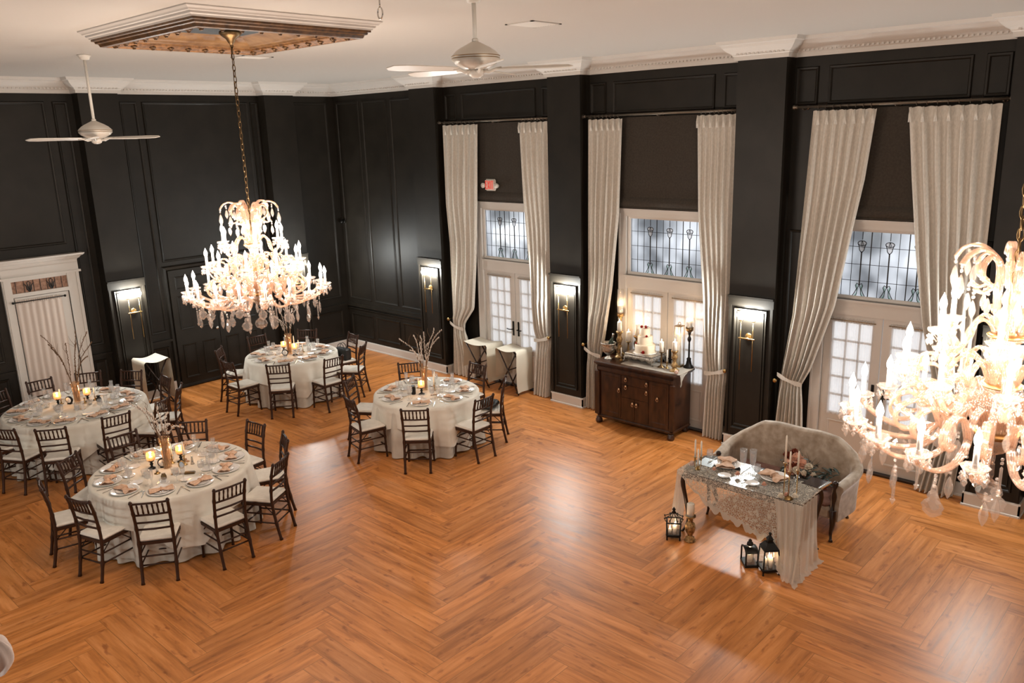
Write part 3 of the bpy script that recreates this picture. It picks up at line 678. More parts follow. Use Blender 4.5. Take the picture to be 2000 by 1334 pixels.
# ------------------------------------------------------------------ chandeliers
def build_chandelier(loc, label, drop):
    """origin at the candle ring; drop = distance up to the ceiling"""
    root = empty('crystal_chandelier', loc); tag(root, label=label, cat='chandelier')
    R1, R2, R3 = .675, .455, .31
    b = MB(); n = int((drop-.55)/.052)
    for k in range(n):
        z = .55+k*.052; a = (k % 2)*pi/2
        b.tube([(.014*cos(t)*cos(a), .014*cos(t)*sin(a), z+.026+.034*sin(t)) for t in [2*pi*i/10 for i in range(10)]], .0042, 5, closed=True)
    b.tube([(0,.0,.6), (.02,.012,1.2), (-.012,.01,1.9), (0,0,drop-.1)], .0035, 5)
    b.build('chain', M_BRASSD, root)
    MB().lathe([(.10,0),(.105,-.02),(.08,-.045),(.045,-.07),(.03,-.10),(.012,-.12),(0,-.125)], 20, c=(0,0,drop-.02)).build('ceiling_canopy', M_BRASSD, root)
    MB().lathe([(.012,-.16),(.05,-.14),(.09,-.09),(.095,-.04),(.05,-.02),(.03,0),(.055,.05),(.035,.09),(.025,.14),(.07,.17),(.085,.20),(.03,.22),(.022,.28),(.05,.34),(.03,.40),(.075,.43),(.085,.45),(.03,.47),(.02,.55),(.012,.60)], 16).build('stem', M_ARM, root)
    for pr_ in ([(.098,-.06),(.105,-.05),(.105,-.035),(.09,-.03)], [(.088,.195),(.095,.205),(.08,.215)], [(.088,.445),(.092,.455),(.075,.465)]): MB().lathe(pr_, 20).build('brass_collar', M_BRASS, root)
    f = MB(); f.tube([(.026*cos(t), 0, -.185+.026*sin(t)) for t in [2*pi*i/12 for i in range(12)]], .006, 6, closed=True)
    f.lathe([(0,-.20),(.012,-.21),(.014,-.27),(.008,-.29),(.02,-.30),(.05,-.325),(.064,-.36),(.05,-.395),(0,-.42)], 12, smooth=False); f.build('finial', M_CRYS, root, label='faceted crystal ball finial')
    # shared meshes
    arms = {}
    def arm_mesh(kind):
        b = MB()
        if kind == 1: P = [(.07,0,-.03),(.11,0,.07),(.18,0,.11),(.245,0,.05),(.27,0,-.05),(.345,0,-.115),(.455,0,-.125),(.565,0,-.10),(.645,0,-.055),(.675,0,-.025)]; S = [(.265,0,-.02),(.31,0,.08),(.39,0,.12),(.465,0,.085),(.485,0,.02),(.445,0,-.03),(.39,0,-.02)]
        elif kind == 2: P = [(.06,0,.19),(.10,0,.30),(.17,0,.35),(.24,0,.30),(.27,0,.19),(.33,0,.13),(.405,0,.15),(.445,0,.21),(.455,0,.245)]; S = [(.25,0,.23),(.31,0,.30),(.38,0,.29),(.39,0,.23),(.35,0,.20)]
        else: P = [(.05,0,.42),(.08,0,.50),(.13,0,.53),(.18,0,.48),(.20,0,.40),(.25,0,.35),(.30,0,.39),(.31,0,.455)]; S = []
        for q in (P, S):
            if not q: continue
            c = smoothpts(q, 5); w = .0125 if kind == 1 else .0105
            for s in (-1, 0, 1): b.tube([Vector((p.x, s*w*.95, p.z+(.004 if s == 0 else 0))) for p in c], w*.72, 6)
        b.lathe([(.016,-.03),(.01,-.02),(.018,-.008),(.012,0)], 10, c=(P[-1][0], 0, P[-1][2]+.01))
        m = b.mesh('arm'); m.materials.append(M_ARM); return m
    def fringe(big):
        b = MB(); n = 8
        for k in range(n):
            a = 2*pi*k/n; x, y = .052*cos(a), .052*sin(a); z = -.012
            b.ball((x, y, z-.012), .0075, 6, 4)
            l = .038 if k % 2 else .028
            b.lathe([(.0005,-l-.02),(.0105,-l*.55-.02),(.011,-l*.35-.02),(.002,-.02)], 6, c=(x,y,z), smooth=False)
            b.tube([(x,y,z), (.034*cos(a+.39), .034*sin(a+.39), z-.03), (.052*cos(a+.785), .052*sin(a+.785), z)], .0035, 4)
        m = b.mesh('crystal_fringe'); m.materials.append(M_CRYS); return m
    pan = MB().lathe([(.008,-.012),(.03,-.008),(.052,.004),(.060,.016),(.056,.013),(.03,-.002),(.012,.0)], 24, scal=.07, ns=8, cap=False).lathe([(.016,0),(.02,.012),(.017,.03)], 10).mesh('drip_pan'); pan.materials.append(M_CRYS)
    cand = MB().lathe([(.0125,0),(.0125,.10),(.008,.104)], 10).mesh('candle_sleeve'); cand.materials.append(M_SLEEVE)
    bulb = MB().lathe([(.008,.10),(.015,.116),(.0185,.132),(.016,.150),(.009,.168),(.003,.182),(.0005,.19)], 10).mesh('bulb'); bulb.materials.append(M_LED)
    fr = fringe(True)
    def tear(l, w, kind):
        b = MB()
        b.ball((0,0,-.008), .009, 6, 4); b.ball((0,0,-.028), .009, 6, 4)
        z = -.045
        if kind == 0: b.lathe([(.0005,z-l),(w*.8,z-l*.72),(w,z-l*.5),(w*.5,z-l*.15),(.001,z)], 6, smooth=False)
        elif kind == 1:   # flat pendalogue with waisted outline
            o = [(0,0),(.35,-.08),(.45,-.2),(.32,-.3),(.75,-.42),(1,-.58),(.8,-.72),(.85,-.8),(.3,-.95),(0,-1)]
            o = [(x*w*1.35, y*l) for x, y in o]; full = o+[(-x, y) for x, y in o[-2:0:-1]]
            n = len(full); c0 = (0, -.011, z-l*.55); c1 = (0, .011, z-l*.55)
            v = [(x, 0, z+y) for x, y in full]+[(x*.62, -.009, z-l*.55+(y+l*.55)*.62) for x, y in full]+[(x*.62, .009, z-l*.55+(y+l*.55)*.62) for x, y in full]
            f = [(i,(i+1)%n,n+(i+1)%n,n+i) for i in range(n)]+[((i+1)%n,i,2*n+i,2*n+(i+1)%n) for i in range(n)]+[tuple(range(n,2*n)), tuple(range(3*n-1,2*n-1,-1))]
            b.add(v, f)
        else:  # spear
            b.lathe([(.0005,z-l),(w*.75,z-l*.82),(w*.4,z-l*.80),(w*.42,z-l*.05),(.001,z)], 6, smooth=False)
        m = b.mesh('pendant'); m.materials.append(M_CRYS); return m
    tm = [tear(.12, .021, 0), tear(.14, .038, 1), tear(.16, .019, 2), tear(.09, .018, 0)]
    def obj(name, me, parent, loc=(0,0,0), rz=0):
        o = bpy.data.objects.new(name, me); link(o, parent); o.location = loc; o.rotation_euler = (0,0,rz); return o
    for kind, R, n, z, off in ((1, R1, 18, 0, .1), (2, R2, 10, .26, .25), (3, R3, 6, .47, .1)):
        am = arm_mesh(kind)
        for k in range(n):
            a = 2*pi*k/n+off; o = obj('arm', am, root, (0,0,0), a)
            obj('drip_pan', pan, o, (R,0,z)); obj('candle', cand, o, (R,0,z+.006)); obj('bulb', bulb, o, (R,0,z+.006)); obj('crystal_fringe', fr, o, (R,0,z), rz=.2*k)
            lamp('candle_bulb_light', (R*cos(a), R*sin(a), z+.148), L_CHAND, (1,.85,.71), .023, root)
    # hanging pendants
    rr = random.Random(3)
    for R, n, z, kinds in ((.60, 18, -.12, (1,0,1,2)), (.50, 12, -.135, (0,1,1)), (.38, 12, -.13, (1,2,0)), (.20, 8, -.10, (2,1)), (.36, 10, .13, (0,3)), (.22, 8, .33, (3,0))):
        for k in range(n):
            a = 2*pi*(k+.5)/n; obj('pendant', tm[kinds[k % len(kinds)]], root, (R*cos(a), R*sin(a), z-.01*rr.random()), a+rr.random()*2)
    # crown of scrolls
    cm = MB()
    for q in ([(.05,0,.46),(.075,0,.62),(.075,0,.76),(.10,0,.83),(.17,0,.875),(.24,0,.86),(.28,0,.81)], [(.08,0,.80),(.13,0,.84),(.17,0,.80),(.165,0,.74),(.12,0,.70),(.16,0,.67),(.20,0,.69)]):
        c = smoothpts(q, 5)
        for s in (-1, 0, 1): cm.tube([Vector((p.x, s*.011, p.z)) for p in c], .0085, 6)
    for x, z in ((.09,.58),(.09,.68)): cm.ball((x,0,z), .016, 6, 4)
    cmm = cm.mesh('crown_scroll'); cmm.materials.append(M_ARM)
    for k in range(6):
        a = 2*pi*k/6+.35; o = obj('crown_scroll', cmm, root, (0,0,0), a)
        for R, z, t in ((.28, .81, 0), (.205, .68, 3), (.22, .85, 3), (.13, .69, 3)): obj('pendant', tm[t], o, (R, 0, z), k)
    return root
CH1, CH2 = (4.28, 7.50, 2.975), (4.43, .86, 2.975)
build_chandelier(CH1, 'tiered crystal chandelier lit in front of the black double doors', ZC-.01-2.975)
build_chandelier(CH2, 'large crystal chandelier close to the viewer at the window side', ZC-2.975)

# ------------------------------------------------------------------ ceiling fans, hook, vents
def fan(loc, body_z, rot, label, nb=5):
    e = empty('ceiling_fan', loc, label=label, cat='ceiling fan'); z = body_z-loc[2]
    MB().lathe([(.075,0),(.075,-.012),(.06,-.03),(.05,-.055),(.0,-.06)], 20).build('ceiling_mount', M_FAN, e)
    MB().tube([(0,0,-.05), (0,0,z+.09)], .017, 10).lathe([(.017,z+.09),(.026,z+.095),(.026,z+.12),(.017,z+.125)], 12).build('down_rod', M_FAN, e)
    MB().lathe([(0,z+.10),(.03,z+.10),(.06,z+.085),(.11,z+.06),(.15,z+.035),(.175,z+.01),(.185,z),(.19,z-.012),(.18,z-.02),(.19,z-.03),(.165,z-.06),(.11,z-.09),(.06,z-.105),(0,z-.105)], 28).build('motor_housing', M_FAN, e)
    MB().lathe([(.186,z-.002),(.193,z-.006),(.186,z-.010)], 28, cap=False).lathe([(.182,z-.018),(.189,z-.022),(.182,z-.026)], 28, cap=False).build('gold_bands', M_FANG, e, label='dull gold bands')
    MB().lathe([(.055,z-.10),(.062,z-.12),(.055,z-.15),(.03,z-.165),(0,z-.168)], 16).build('switch_cup', M_FAN, e)
    bm = MB(); bm.tube([(.05,0,z-.115),(.10,0,z-.125),(.15,.0,z-.105),(.20,0,z-.10)], [.014,.012,.010,.014], 8)
    bl = MB(); v = []
    o = [(.17,-.045),(.17,.045),(.30,.06),(.62,.075),(.72,.06),(.755,.0),(.72,-.05),(.62,-.068),(.30,-.055)]
    bl.poly(o, .007, M=T(0,0,z-.105,rx=rad(12)))
    for k in range(nb):
        a = rot+2*pi*k/nb
        if k == 0: B = bl.build('blade', M_FAN, e); B.rotation_euler = (0,0,a); A = bm.build('blade_iron', M_FAN, B)
        else: q = B.copy(); link(q, e); q.rotation_euler = (0,0,a); q2 = A.copy(); link(q2, q)
fan((4.13, 10.60, ZC), 4.615, rad(28), 'white ceiling fan on a long rod above the far left tables')
fan((4.79, 4.76, ZC), 5.03, rad(20), 'white ceiling fan with gold bands between the two chandeliers')
h = MB().tube([(0,0,.0),(0,0,-.06)], .006, 6).tube([(.0, .03*cos(t), -.10+.042*sin(t)) for t in [2*pi*i/14 for i in range(14)]], .006, 6, closed=True).build('ceiling_hook', M_SILV, None, label='small metal ring hook screwed into the ceiling', cat='hook')
h.location = (4.35, 5.35, ZC)
def vent(x, y, w, l, label):
    e = empty('ceiling_vent', (x, y, ZC), label=label, cat='ceiling vent')
    b = MB(); b.box(-w,w,-l,-l+.03,-.008,0).box(-w,w,l-.03,l,-.008,0).box(-w,-w+.03,-l,l,-.008,0).box(w-.03,w,-l,l,-.008,0).build('frame', M_CEIL, e)
    b = MB()
    for k in range(9): y0 = lerp(-l+.04, l-.06, k/8); b.add([(-w+.03,y0,-.002),(w-.03,y0,-.002),(w-.03,y0+.025,-.010),(-w+.03,y0+.025,-.010)], [(0,1,2,3)])
    b.build('slats', M_PLASTIC, e)
vent(6.52, 5.66, .22, .18, 'square white air vent in the ceiling near the second window')
vent(5.95, 9.95, .22, .15, 'small air vent in the ceiling behind the gilded frame')
c = MB().ball((0,0,0), .04, 12, 8).lathe([(.05,0),(.05,.015),(.04,.02)], 12, M=T(.05,.0,0,ry=-pi/2)).build('dome_camera', M_IRON, None, label='small black dome camera high in the dark room corner', cat='security camera')
c.location = (XR-.09, 14.38, 2.72)
# ------------------------------------------------------------------ chiavari chairs
def make_chair():
    e = empty('chiavari_chair', (0,0,0))
    MB().rbox(-.185, .20, -.185, .185, .445, .485, .016).build('seat_cushion', M_CUSH, e)
    b = MB(); b.box(-.185, -.155, -.17, .17, .41, .445).box(.165, .195, -.18, .18, .41, .445).box(-.185, .195, -.185, -.155, .41, .445).box(-.185, .195, .155, .185, .41, .445).box(-.16,.17,-.16,.16,.425,.44).build('seat_frame', M_CHAIR, e)
    def knots(P, r, k):
        """ringed bamboo turning: radius swells at nodes"""
        P = smoothpts(P, 5); n = len(P); return P, [r*(1.28 if i % k == 0 else 1) for i in range(n)]
    for s in (1, -1):
        P, rr = knots([(.175, s*.170, .44), (.178, s*.172, .3), (.182, s*.175, .15), (.19, s*.178, .0)], .018, 5)
        rr = [q*(1-.25*i/len(rr)) for i, q in enumerate(rr)]; MB().tube(P, rr, 8).build('leg', M_CHAIR, e)
        P, rr = knots([(-.255, s*.172, 0), (-.215, s*.172, .2), (-.185, s*.172, .43), (-.19, s*.172, .60), (-.215, s*.175, .78), (-.25, s*.178, .915)], .017, 5)
        MB().tube(P, rr, 8).ball(P[-1]+Vector((0,0,.006)), .017, 8, 5).build('rear_leg', M_CHAIR, e)
    xb = lambda z: interp([(.43,-.185),(.60,-.19),(.78,-.215),(.915,-.25)], z)
    for z in (.90, .76, .67, .59):
        x = xb(z); MB().tube([(x, -.172, z), (x-.012, 0, z), (x, .172, z)], .0115, 8).build('back_rail', M_CHAIR, e)
    for k in range(6):
        y = -.172+.344*(k+1)/7
        MB().tube([(xb(.76)-.01, y, .76), (xb(.80)-.01, y, .79), (xb(.83)-.01, y, .83), (xb(.87)-.01, y, .87), (xb(.90)-.01, y, .90)], [.006,.0115,.008,.0115,.006], 6).build('spindle', M_CHAIR, e)
    for s in (1, -1):
        b = MB()
        for z in (.31, .20): b.tube([(.18, s*.172, z), (xb(.43)-.02*(1-z), s*.172, z)], .009, 6)
        b.build('side_stretcher', M_CHAIR, e)
    b = MB()
    for z in (.29, .17): b.tube([(.182, -.172, z), (.182, .172, z)], .009, 6)
    b.build('front_stretcher', M_CHAIR, e)
    b = MB()
    for z in (.29, .19): b.tube([(-.20, -.172, z), (-.20, .172, z)], .009, 6)
    b.build('back_stretcher', M_CHAIR, e)
    b = MB()
    for sx, sy in ((1,1),(1,-1)): b.tube([(.18, sy*.165, .30), (.06, sy*.165, .41)], .006, 6)
    for sy in (1,-1): b.tube([(-.195, sy*.165, .30), (-.08, sy*.165, .41)], .006, 6)
    b.build('corner_brace', M_CHAIR, e)
    return e
TABLES = {
 'T1': dict(c=(3.81, 9.04), R=.85, nm='nearest round table', seats=[(-124,1.02),(-160,.99),(165,1.08),(132,.97),(92,.96),(52,.96),(11,1.02),(-23,1.07),(-55,1.11),(-89,1.08)]),
 'T0': dict(c=(4.0, 12.46), R=.92, nm='far left round table', seats=[(-120,1.22),(-146,1.13),(-176,1.12),(152,1.1),(122,1.08),(92,1.08),(61,1.05),(30,1.05),(-6,1.07),(-35,1.2),(-60,1.2),(-88,1.14)]),
 'T2': dict(c=(7.62, 12.43), R=.76, nm='far round table', seats=[(-133,1.03),(-176,1.03),(139,1.0),(91,.90),(43,.92),(-12,.95),(-51,1.05),(-92,1.08)]),
 'T3': dict(c=(7.61, 8.85), R=.745, nm='middle round table', seats=[(-139,1.01),(168,.98),(120,.97),(63,.88),(4,.90),(-48,.92),(-91,.97)]),
}
CLOCKN = ['twelve', 'one', 'two', 'three', 'four', 'five', 'six', 'seven', 'eight', 'nine', 'ten', 'eleven']
def clock_names(t):
    """each seat's place on a clock face laid on the table, six nearest the viewer"""
    cx, cy_ = t['c']; back = math.degrees(atan2(-cy_, -cx))          # direction to the viewer = six o'clock
    out = []
    for a, R in t['seats']:
        d = (a-back) % 360                                           # counter-clockwise from six -> five, four ...
        out.append((6-d/30) % 12)
    n = len(out); used = set(); res = [None]*n
    for i in sorted(range(n), key=lambda i: abs(out[i]-round(out[i]))):
        c = round(out[i]) % 12; best = min((k for k in range(12) if k not in used), key=lambda k: min(abs(k-out[i]), 12-abs(k-out[i])))
        used.add(best); res[i] = CLOCKN[best]
    return res
chair0 = make_chair(); first = True
for key, t in TABLES.items():
    nm = clock_names(t); t['clock'] = nm
    for (a, R), cn in zip(t['seats'], nm):
        A = rad(a); x = t['c'][0]+R*cos(A); y = t['c'][1]+R*sin(A); rz = A+pi+rad(RND.uniform(-5, 5))
        kw = dict(label='dark chiavari chair with ivory seat, %s o\'clock place at the %s' % (cn, t['nm']), cat='chair', group='chiavari chairs around the round tables')
        if first: chair0.location = (x, y, 0); chair0.rotation_euler = (0,0,rz); tag(chair0, **kw); first = False
        else: dup(chair0, None, (x, y, 0), rz, **kw)

# ------------------------------------------------------------------ tablecloths
def cloths(t, seed):
    rr = random.Random(seed); cx, cy_ = t['c']; R = t['R']; H = .76
    e = empty('tablecloth', (cx, cy_, 0)); tag(e, label='floor-length ivory cloth covering the %s' % t['nm'], cat='tablecloth', group='ivory floor-length tablecloths')
    nf = int(R*22); ph = [rr.uniform(0, 6.28) for _ in range(4)]
    def g(u, v):
        a = 2*pi*u; w = 1-v                        # v=1 at the rim
        f = sin(nf*a+1.4*sin(3*a+ph[0]))*.6+sin(nf*.5*a+ph[1]*1+1.2*sin(2*a))*.4
        if int(nf) % 2: f = sin(nf*a+1.4*sin(3*a+ph[0]))
        r = R+.012+w*.035+f*(.010+.075*w**.7)
        z = lerp(.012, H-.02, v) if v < .96 else lerp(H-.049, H-.006, (v-.96)/.04)
        if v >= .96: r = R+.012*(1-((v-.96)/.04)**2)
        return (r*cos(a), r*sin(a), z+.01*w*(1+sin(7*a)))
    b = MB(); b.grid(g, nf*10, 25, closed=True); b.lathe([(0.001, H-.006), (R*.5, H-.006), (R, H-.006)], 64, cap=False); b.build('skirt', M_CLOTH, e)
    o = MB(); rot = rr.uniform(.2, .7); hs = R*1.0+.30
    def dist(a):
        c = abs(cos(a-rot)); s = abs(sin(a-rot)); return min(hs/max(c, 1e-3), hs/max(s, 1e-3), R+.56)
    def g2(u, v):
        a = 2*pi*u; D = dist(a); hang = D-R
        f = sin(nf*.5*a+ph[2]+1.5*sin(3*a+ph[3])) if nf % 2 == 0 else sin((nf//2)*a+ph[2]+1.5*sin(3*a+ph[3]))
        if v < .12:
            t_ = v/.12; r = R+.022*sin(t_*pi/2); z = H-.012*(1-cos(t_*pi/2)); return (r*cos(a), r*sin(a), z+.002)
        w = (v-.12)/.88; z = H-.010-hang*w
        r = R+.032+w*hang*.12+(f+.35*sin(nf*a*.9+ph[0]))*.044*w**.8*min(1, hang*2.2)
        return (r*cos(a), r*sin(a), z)
    o.grid(g2, 240, 16, closed=True); o.lathe([(0.001, H+.002), (R*.5, H+.002), (R, H+.002)], 96, cap=False)
    o.build('overlay_cloth', M_OVER, e, label='square ivory overlay with hanging corners')
for i, t in enumerate(TABLES.values()): cloths(t, 11+i)

# ------------------------------------------------------------------ tableware prototypes
def proto(fn): return fn()
H0 = .763
def mk_plate():
    e = empty('charger_plate'); MB().lathe([(.0,.006),(.09,.006),(.098,.009),(.142,.020),(.150,.021),(.150,.017),(.098,.002),(.0,.0)], 28, cap=False).build('charger', M_PLATE, e)
    MB().lathe([(0,.011),(.075,.011),(.088,.02),(.092,.02),(.084,.011),(0,.008)], 24, cap=False).build('dinner_plate', M_PLATE, e); return e
def mk_napkin():
    def g(u, v):
        x = (u-.5)*.25; w = .068*(.55+.45*abs(2*u-1)**1.2)+.012*sin(9*u); y = (v-.5)*2*w
        z = .026+.016*(1-(2*v-1)**2)+.006*sin(11*v+4*u)*(abs(2*u-1))+.010*math.exp(-((u-.5)/.08)**2)
        return (x, y+.006*sin(8*u), z)
    e = empty('folded_napkin'); b = MB(); b.grid(g, 14, 8); b.grid(lambda u, v: (g(u, v)[0]*.98, g(u, v)[1]*.96, .021), 14, 2); b.build('cloth', M_NAP, e)
    MB().tube([(0, .034*cos(t), .032+.018*sin(t)) for t in [2*pi*i/10 for i in range(10)]], .006, 5, closed=True).build('napkin_tie', M_NAP, e); return e
def mk_fork():
    b = MB(); b.rbox(-.10, .03, -.004, .004, .001, .004, .001); b.rbox(.03, .055, -.010, .010, .001, .005, .001)
    for y in (-.008, -.003, .002, .007): b.box(.055, .095, y, y+.002, .002, .005)
    return tag(b.build('fork', M_SILV))
def mk_knife():
    b = MB(); b.rbox(-.11, 0, -.005, .005, .001, .006, .001); b.poly([(0,-.007),(.09,-.007),(.105,0),(.09,.006),(0,.005)], .0025, M=T(0,0,.002)); return b.build('knife', M_SILV)
def mk_goblet(h=.17, r=.038, sr=.034):
    e = empty('water_goblet'); MB().lathe([(sr,.0),(sr,.003),(.008,.008),(.0045,.02),(.0045,h*.38),(.010,h*.43),(r*.8,h*.52),(r,h*.68),(r*.92,h*.9),(r*.84,h),(r*.80,h),(r*.88,h*.9),(r*.95,h*.68),(.004,h*.45)], 14, cap=False).build('glass_bowl', M_GLASS, e)
    MB().lathe([(0,h*.46),(r*.72,h*.53),(r*.90,h*.68),(r*.90,h*.72),(0,h*.72)], 12, cap=False).build('water', M_WATER, e); return e
def mk_flute():
    e = empty('champagne_flute'); h = .21; MB().lathe([(.03,0),(.03,.003),(.006,.008),(.004,.02),(.004,.07),(.012,.09),(.024,.13),(.026,.18),(.028,h),(.0265,h),(.0245,.18),(.022,.13),(.003,.085)], 12, cap=False).build('glass_bowl', M_GLASS, e); return e
def mk_tumbler():
    e = empty('tea_light_glass'); MB().lathe([(0,0),(.032,0),(.036,.004),(.04,.075),(.038,.075),(.034,.012),(0,.010)], 14, cap=False).build('glass_cup', M_GLASS, e)
    MB().lathe([(.026,.012),(.026,.03),(0,.032)], 10).build('tea_light', M_WAX, e); return e
def mk_bread():
    return MB().lathe([(0,.004),(.05,.004),(.07,.012),(.072,.012),(.052,.0),(0,0)], 20, cap=False).build('bread_plate', M_PLATE)
def mk_cup():
    e = empty('teacup_and_saucer'); MB().lathe([(0,.004),(.045,.004),(.068,.012),(.07,.010),(.05,.0),(0,0)], 20, cap=False).build('saucer', M_PLATE, e)
    b = MB().lathe([(.02,.006),(.03,.016),(.038,.04),(.041,.058),(.038,.058),(.03,.02),(0,.014)], 16, cap=False); b.tube([(.038,0,.048),(.055,0,.045),(.056,0,.03),(.036,0,.024)], .004, 6); b.build('cup', M_GLASS, e, label='clear glass cup'); return e
M_WATER = clear('water', (.97,.98,.98), .3, .02, .10, (1,1,1), .3)
protos = {}
def place(key, mk, loc, rz, **kw):
    if key not in protos:
        o = mk(); o.location = loc; o.rotation_euler = (0,0,rz); tag(o, **kw); protos[key] = o; return o
    return dup(protos[key], None, loc, rz, **kw)
for key, t in TABLES.items():
    R = t['R']; cx, cy_ = t['c']; nm = t['nm']
    for i, ((a, _), cn) in enumerate(zip(t['seats'], t['clock'])):
        A = rad(a); r2 = random.Random(key+str(i)); where = '%s o\'clock place of the %s' % (cn, nm)
        def at(r, lat, z=H0): return (cx+r*cos(A)-lat*sin(A), cy_+r*sin(A)+lat*cos(A), z)
        # lat > 0 : the diner's right is clockwise side -> negative
        place('plate', mk_plate, at(R-.175, 0), A, label='white charger plate, '+where, cat='plate', group='white charger plates')
        place('napkin', mk_napkin, at(R-.18, 0), A+pi/2+r2.uniform(-.35, .35)+(0 if r2.random() < .75 else 1.2), label='peach folded napkin on the plate, '+where, cat='napkin', group='peach napkins')
        place('fork', mk_fork, at(R-.15, -.185), A+pi+r2.uniform(-.08, .08), label='silver fork beside the plate, '+where, cat='fork', group='silver forks')
        place('knife', mk_knife, at(R-.15, .185), A+pi+r2.uniform(-.08, .08), label='silver knife beside the plate, '+where, cat='knife', group='silver knives')
        place('goblet', mk_goblet, at(R-.39+r2.uniform(-.02,.02), .13), 0, label='stemmed glass of water, '+where, cat='glass', group='stemmed water glasses')
        place('flute', mk_flute, at(R-.36+r2.uniform(-.02,.02), .205), 0, label='slim empty champagne flute, '+where, cat='glass', group='champagne flutes')
        if i % 2 == 0: place('cup', mk_cup, at(R-.40, -.03+r2.uniform(-.03,.03)), A+r2.uniform(-1,1), label='clear cup on white saucer, '+where, cat='cup', group='cups and saucers')
        else: place('bread', mk_bread, at(R-.385, -.05), 0, label='small white bread plate, '+where, cat='plate', group='bread plates')

# ------------------------------------------------------------------ centrepieces
def light_candle(z, parent=None, loc=(0,0,0), w=1.0):
    lamp('candle_light', (loc[0], loc[1], loc[2]+z), L_CANDLE*w, (1,.66,.36), .015, parent)
def mk_flame(z, s=1): return MB().lathe([(.0005,z),(.006*s,z+.008*s),(.0075*s,z+.018*s),(.004*s,z+.034*s),(.0004,z+.05*s)], 8)
def vase_of_branches(x, y, z, h, r, seed, tips, label, where, amber=True):
    v = empty('glass_vase', (x, y, z), label=label, cat='vase')
    MB().lathe([(0,0),(r*.75,0),(r*.78,.01),(r*.72,h*.3),(r*.85,h*.75),(r*1.1,h),(r*1.03,h),(r*.78,h*.75),(r*.65,h*.3),(r*.6,.02),(0,.018)], 18, cap=False).build('vase_body', M_AMBER, v)
    rr = random.Random(seed)
    order = sorted(range(len(tips)), key=lambda i: tips[i][0]-tips[i][1]); ORD = ['first','second','third','fourth','fifth','sixth','seventh','eighth','ninth','tenth']
    for k, (tx, ty, tz) in enumerate(tips):
        a = rr.uniform(0, 6.28); p0 = Vector((r*.4*cos(a), r*.4*sin(a), .03)); 
        hh = Vector((tx, ty, 0)); q = hh.normalized()*r*.65 if hh.length > 0 else Vector()
        p1 = Vector((q.x, q.y, h)); tip = Vector((tx, ty, tz)); mid = p1.lerp(tip, .5)+Vector((-tx*.1, -ty*.1, .07))
        pts = smoothpts([p0, p1, p1.lerp(mid, .5)+Vector((rr.uniform(-.012,.012),)*3), mid, mid.lerp(tip, .55)+Vector((rr.uniform(-.015,.015), rr.uniform(-.015,.015), .01)), tip], 4)
        n = len(pts); e = empty('willow_branch', (x, y, z), label='budded willow branch, %s from the left in the vase on the %s' % (ORD[order.index(k)], where), cat='branch', group='willow branches on the '+where)
        b = MB().tube(pts, [lerp(.006, .002, i/n) for i in range(n)], 5)
        if tz > .5:
            j = pts[n*2//3]; b.tube([j, j+Vector((rr.uniform(-.05,.05), rr.uniform(-.05,.05), .09)), j+Vector((rr.uniform(-.09,.09), rr.uniform(-.09,.09), .17))], [.003,.002,.001], 4)
        b.build('stem', M_BRANCH, e)
        b = MB()
        for i in range(n//3, n):
            for s in (0, 1):
                p = pts[i].lerp(pts[i-1], .5*s)+Vector((rr.uniform(-.006,.006), rr.uniform(-.006,.006), 0))
                b.ball(p, .0062, 5, 4, sq=(1,1,2.0))
        b.build('buds', M_BUD if seed != 1 else M_BRANCH, e)
def hurricane(x, y, z, label, s=1.0, key='hur'):
    def mk():
        e = empty('candle_goblet')
        MB().lathe([(.045,0),(.045,.006),(.018,.018),(.012,.04),(.022,.055),(.012,.07),(.02,.085),(.034,.092)], 14).build('stand', M_IRON, e, label='dark turned stand')
        MB().lathe([(.02,.092),(.046,.105),(.052,.14),(.046,.19),(.048,.20),(.0455,.20),(.0435,.19),(.049,.14),(.043,.107),(0,.098)], 16, cap=False).build('glass_cup', M_AMBER, e, label='amber mottled glass cup')
        MB().lathe([(.022,.10),(.022,.145),(0,.147)], 10).build('candle', M_WAX, e); mk_flame(.147, 1.2).build('flame', M_FLAME, e); light_candle(.175, e); return e
    return place(key, mk, (x, y, z), 0, label=label, cat='candle holder')
def taper(x, y, z, hh, hc, label, key=None):
    e = empty('taper_candlestick', (x, y, z), label=label, cat='candlestick')
    MB().lathe([(.034,0),(.034,.006),(.014,.014),(.008,.03),(.013,hh*.45),(.007,hh*.55),(.008,hh*.85),(.016,hh*.93),(.018,hh)], 12).build('stick', M_BRASS, e)
    MB().lathe([(.0105,hh-.004),(.0085,hh+hc),(.002,hh+hc+.015)], 8).build('candle', M_WAX, e); return e
TIPS1 = [(-.32,.13,.88),(-.20,.08,.79),(-.15,.06,.76),(-.06,.10,.66),(.02,.05,.62),(.08,-.03,.52),(.21,-.09,.46),(-.10,-.05,.60),(.05,.16,.70),(.13,.10,.62)]
TIPS0 = [(-.30,.10,1.07),(-.23,.08,.93),(-.19,.14,.86),(-.03,.01,.91),(.11,-.04,1.07),(.13,.06,.88),(.25,-.08,1.04),(.29,-.09,.88),(.21,-.07,.68)]
TIPS3 = [(-.25,.22,.80),(-.14,.12,.62),(-.09,.08,.84),(.02,-.02,.88),(.14,-.12,.93),(.22,-.19,.90),(.19,-.16,.79),(.05,.1,.8),(.1,-.02,.7),(-.04,.0,.74)]
TIPS2 = [(-.25,.18,.80),(-.18,.14,.70),(-.10,.06,.85),(-.02,-.02,.92),(.08,-.06,.93),(.17,-.10,.85),(.14,.02,.75),(-.16,.02,.66),(.02,.1,.8)]
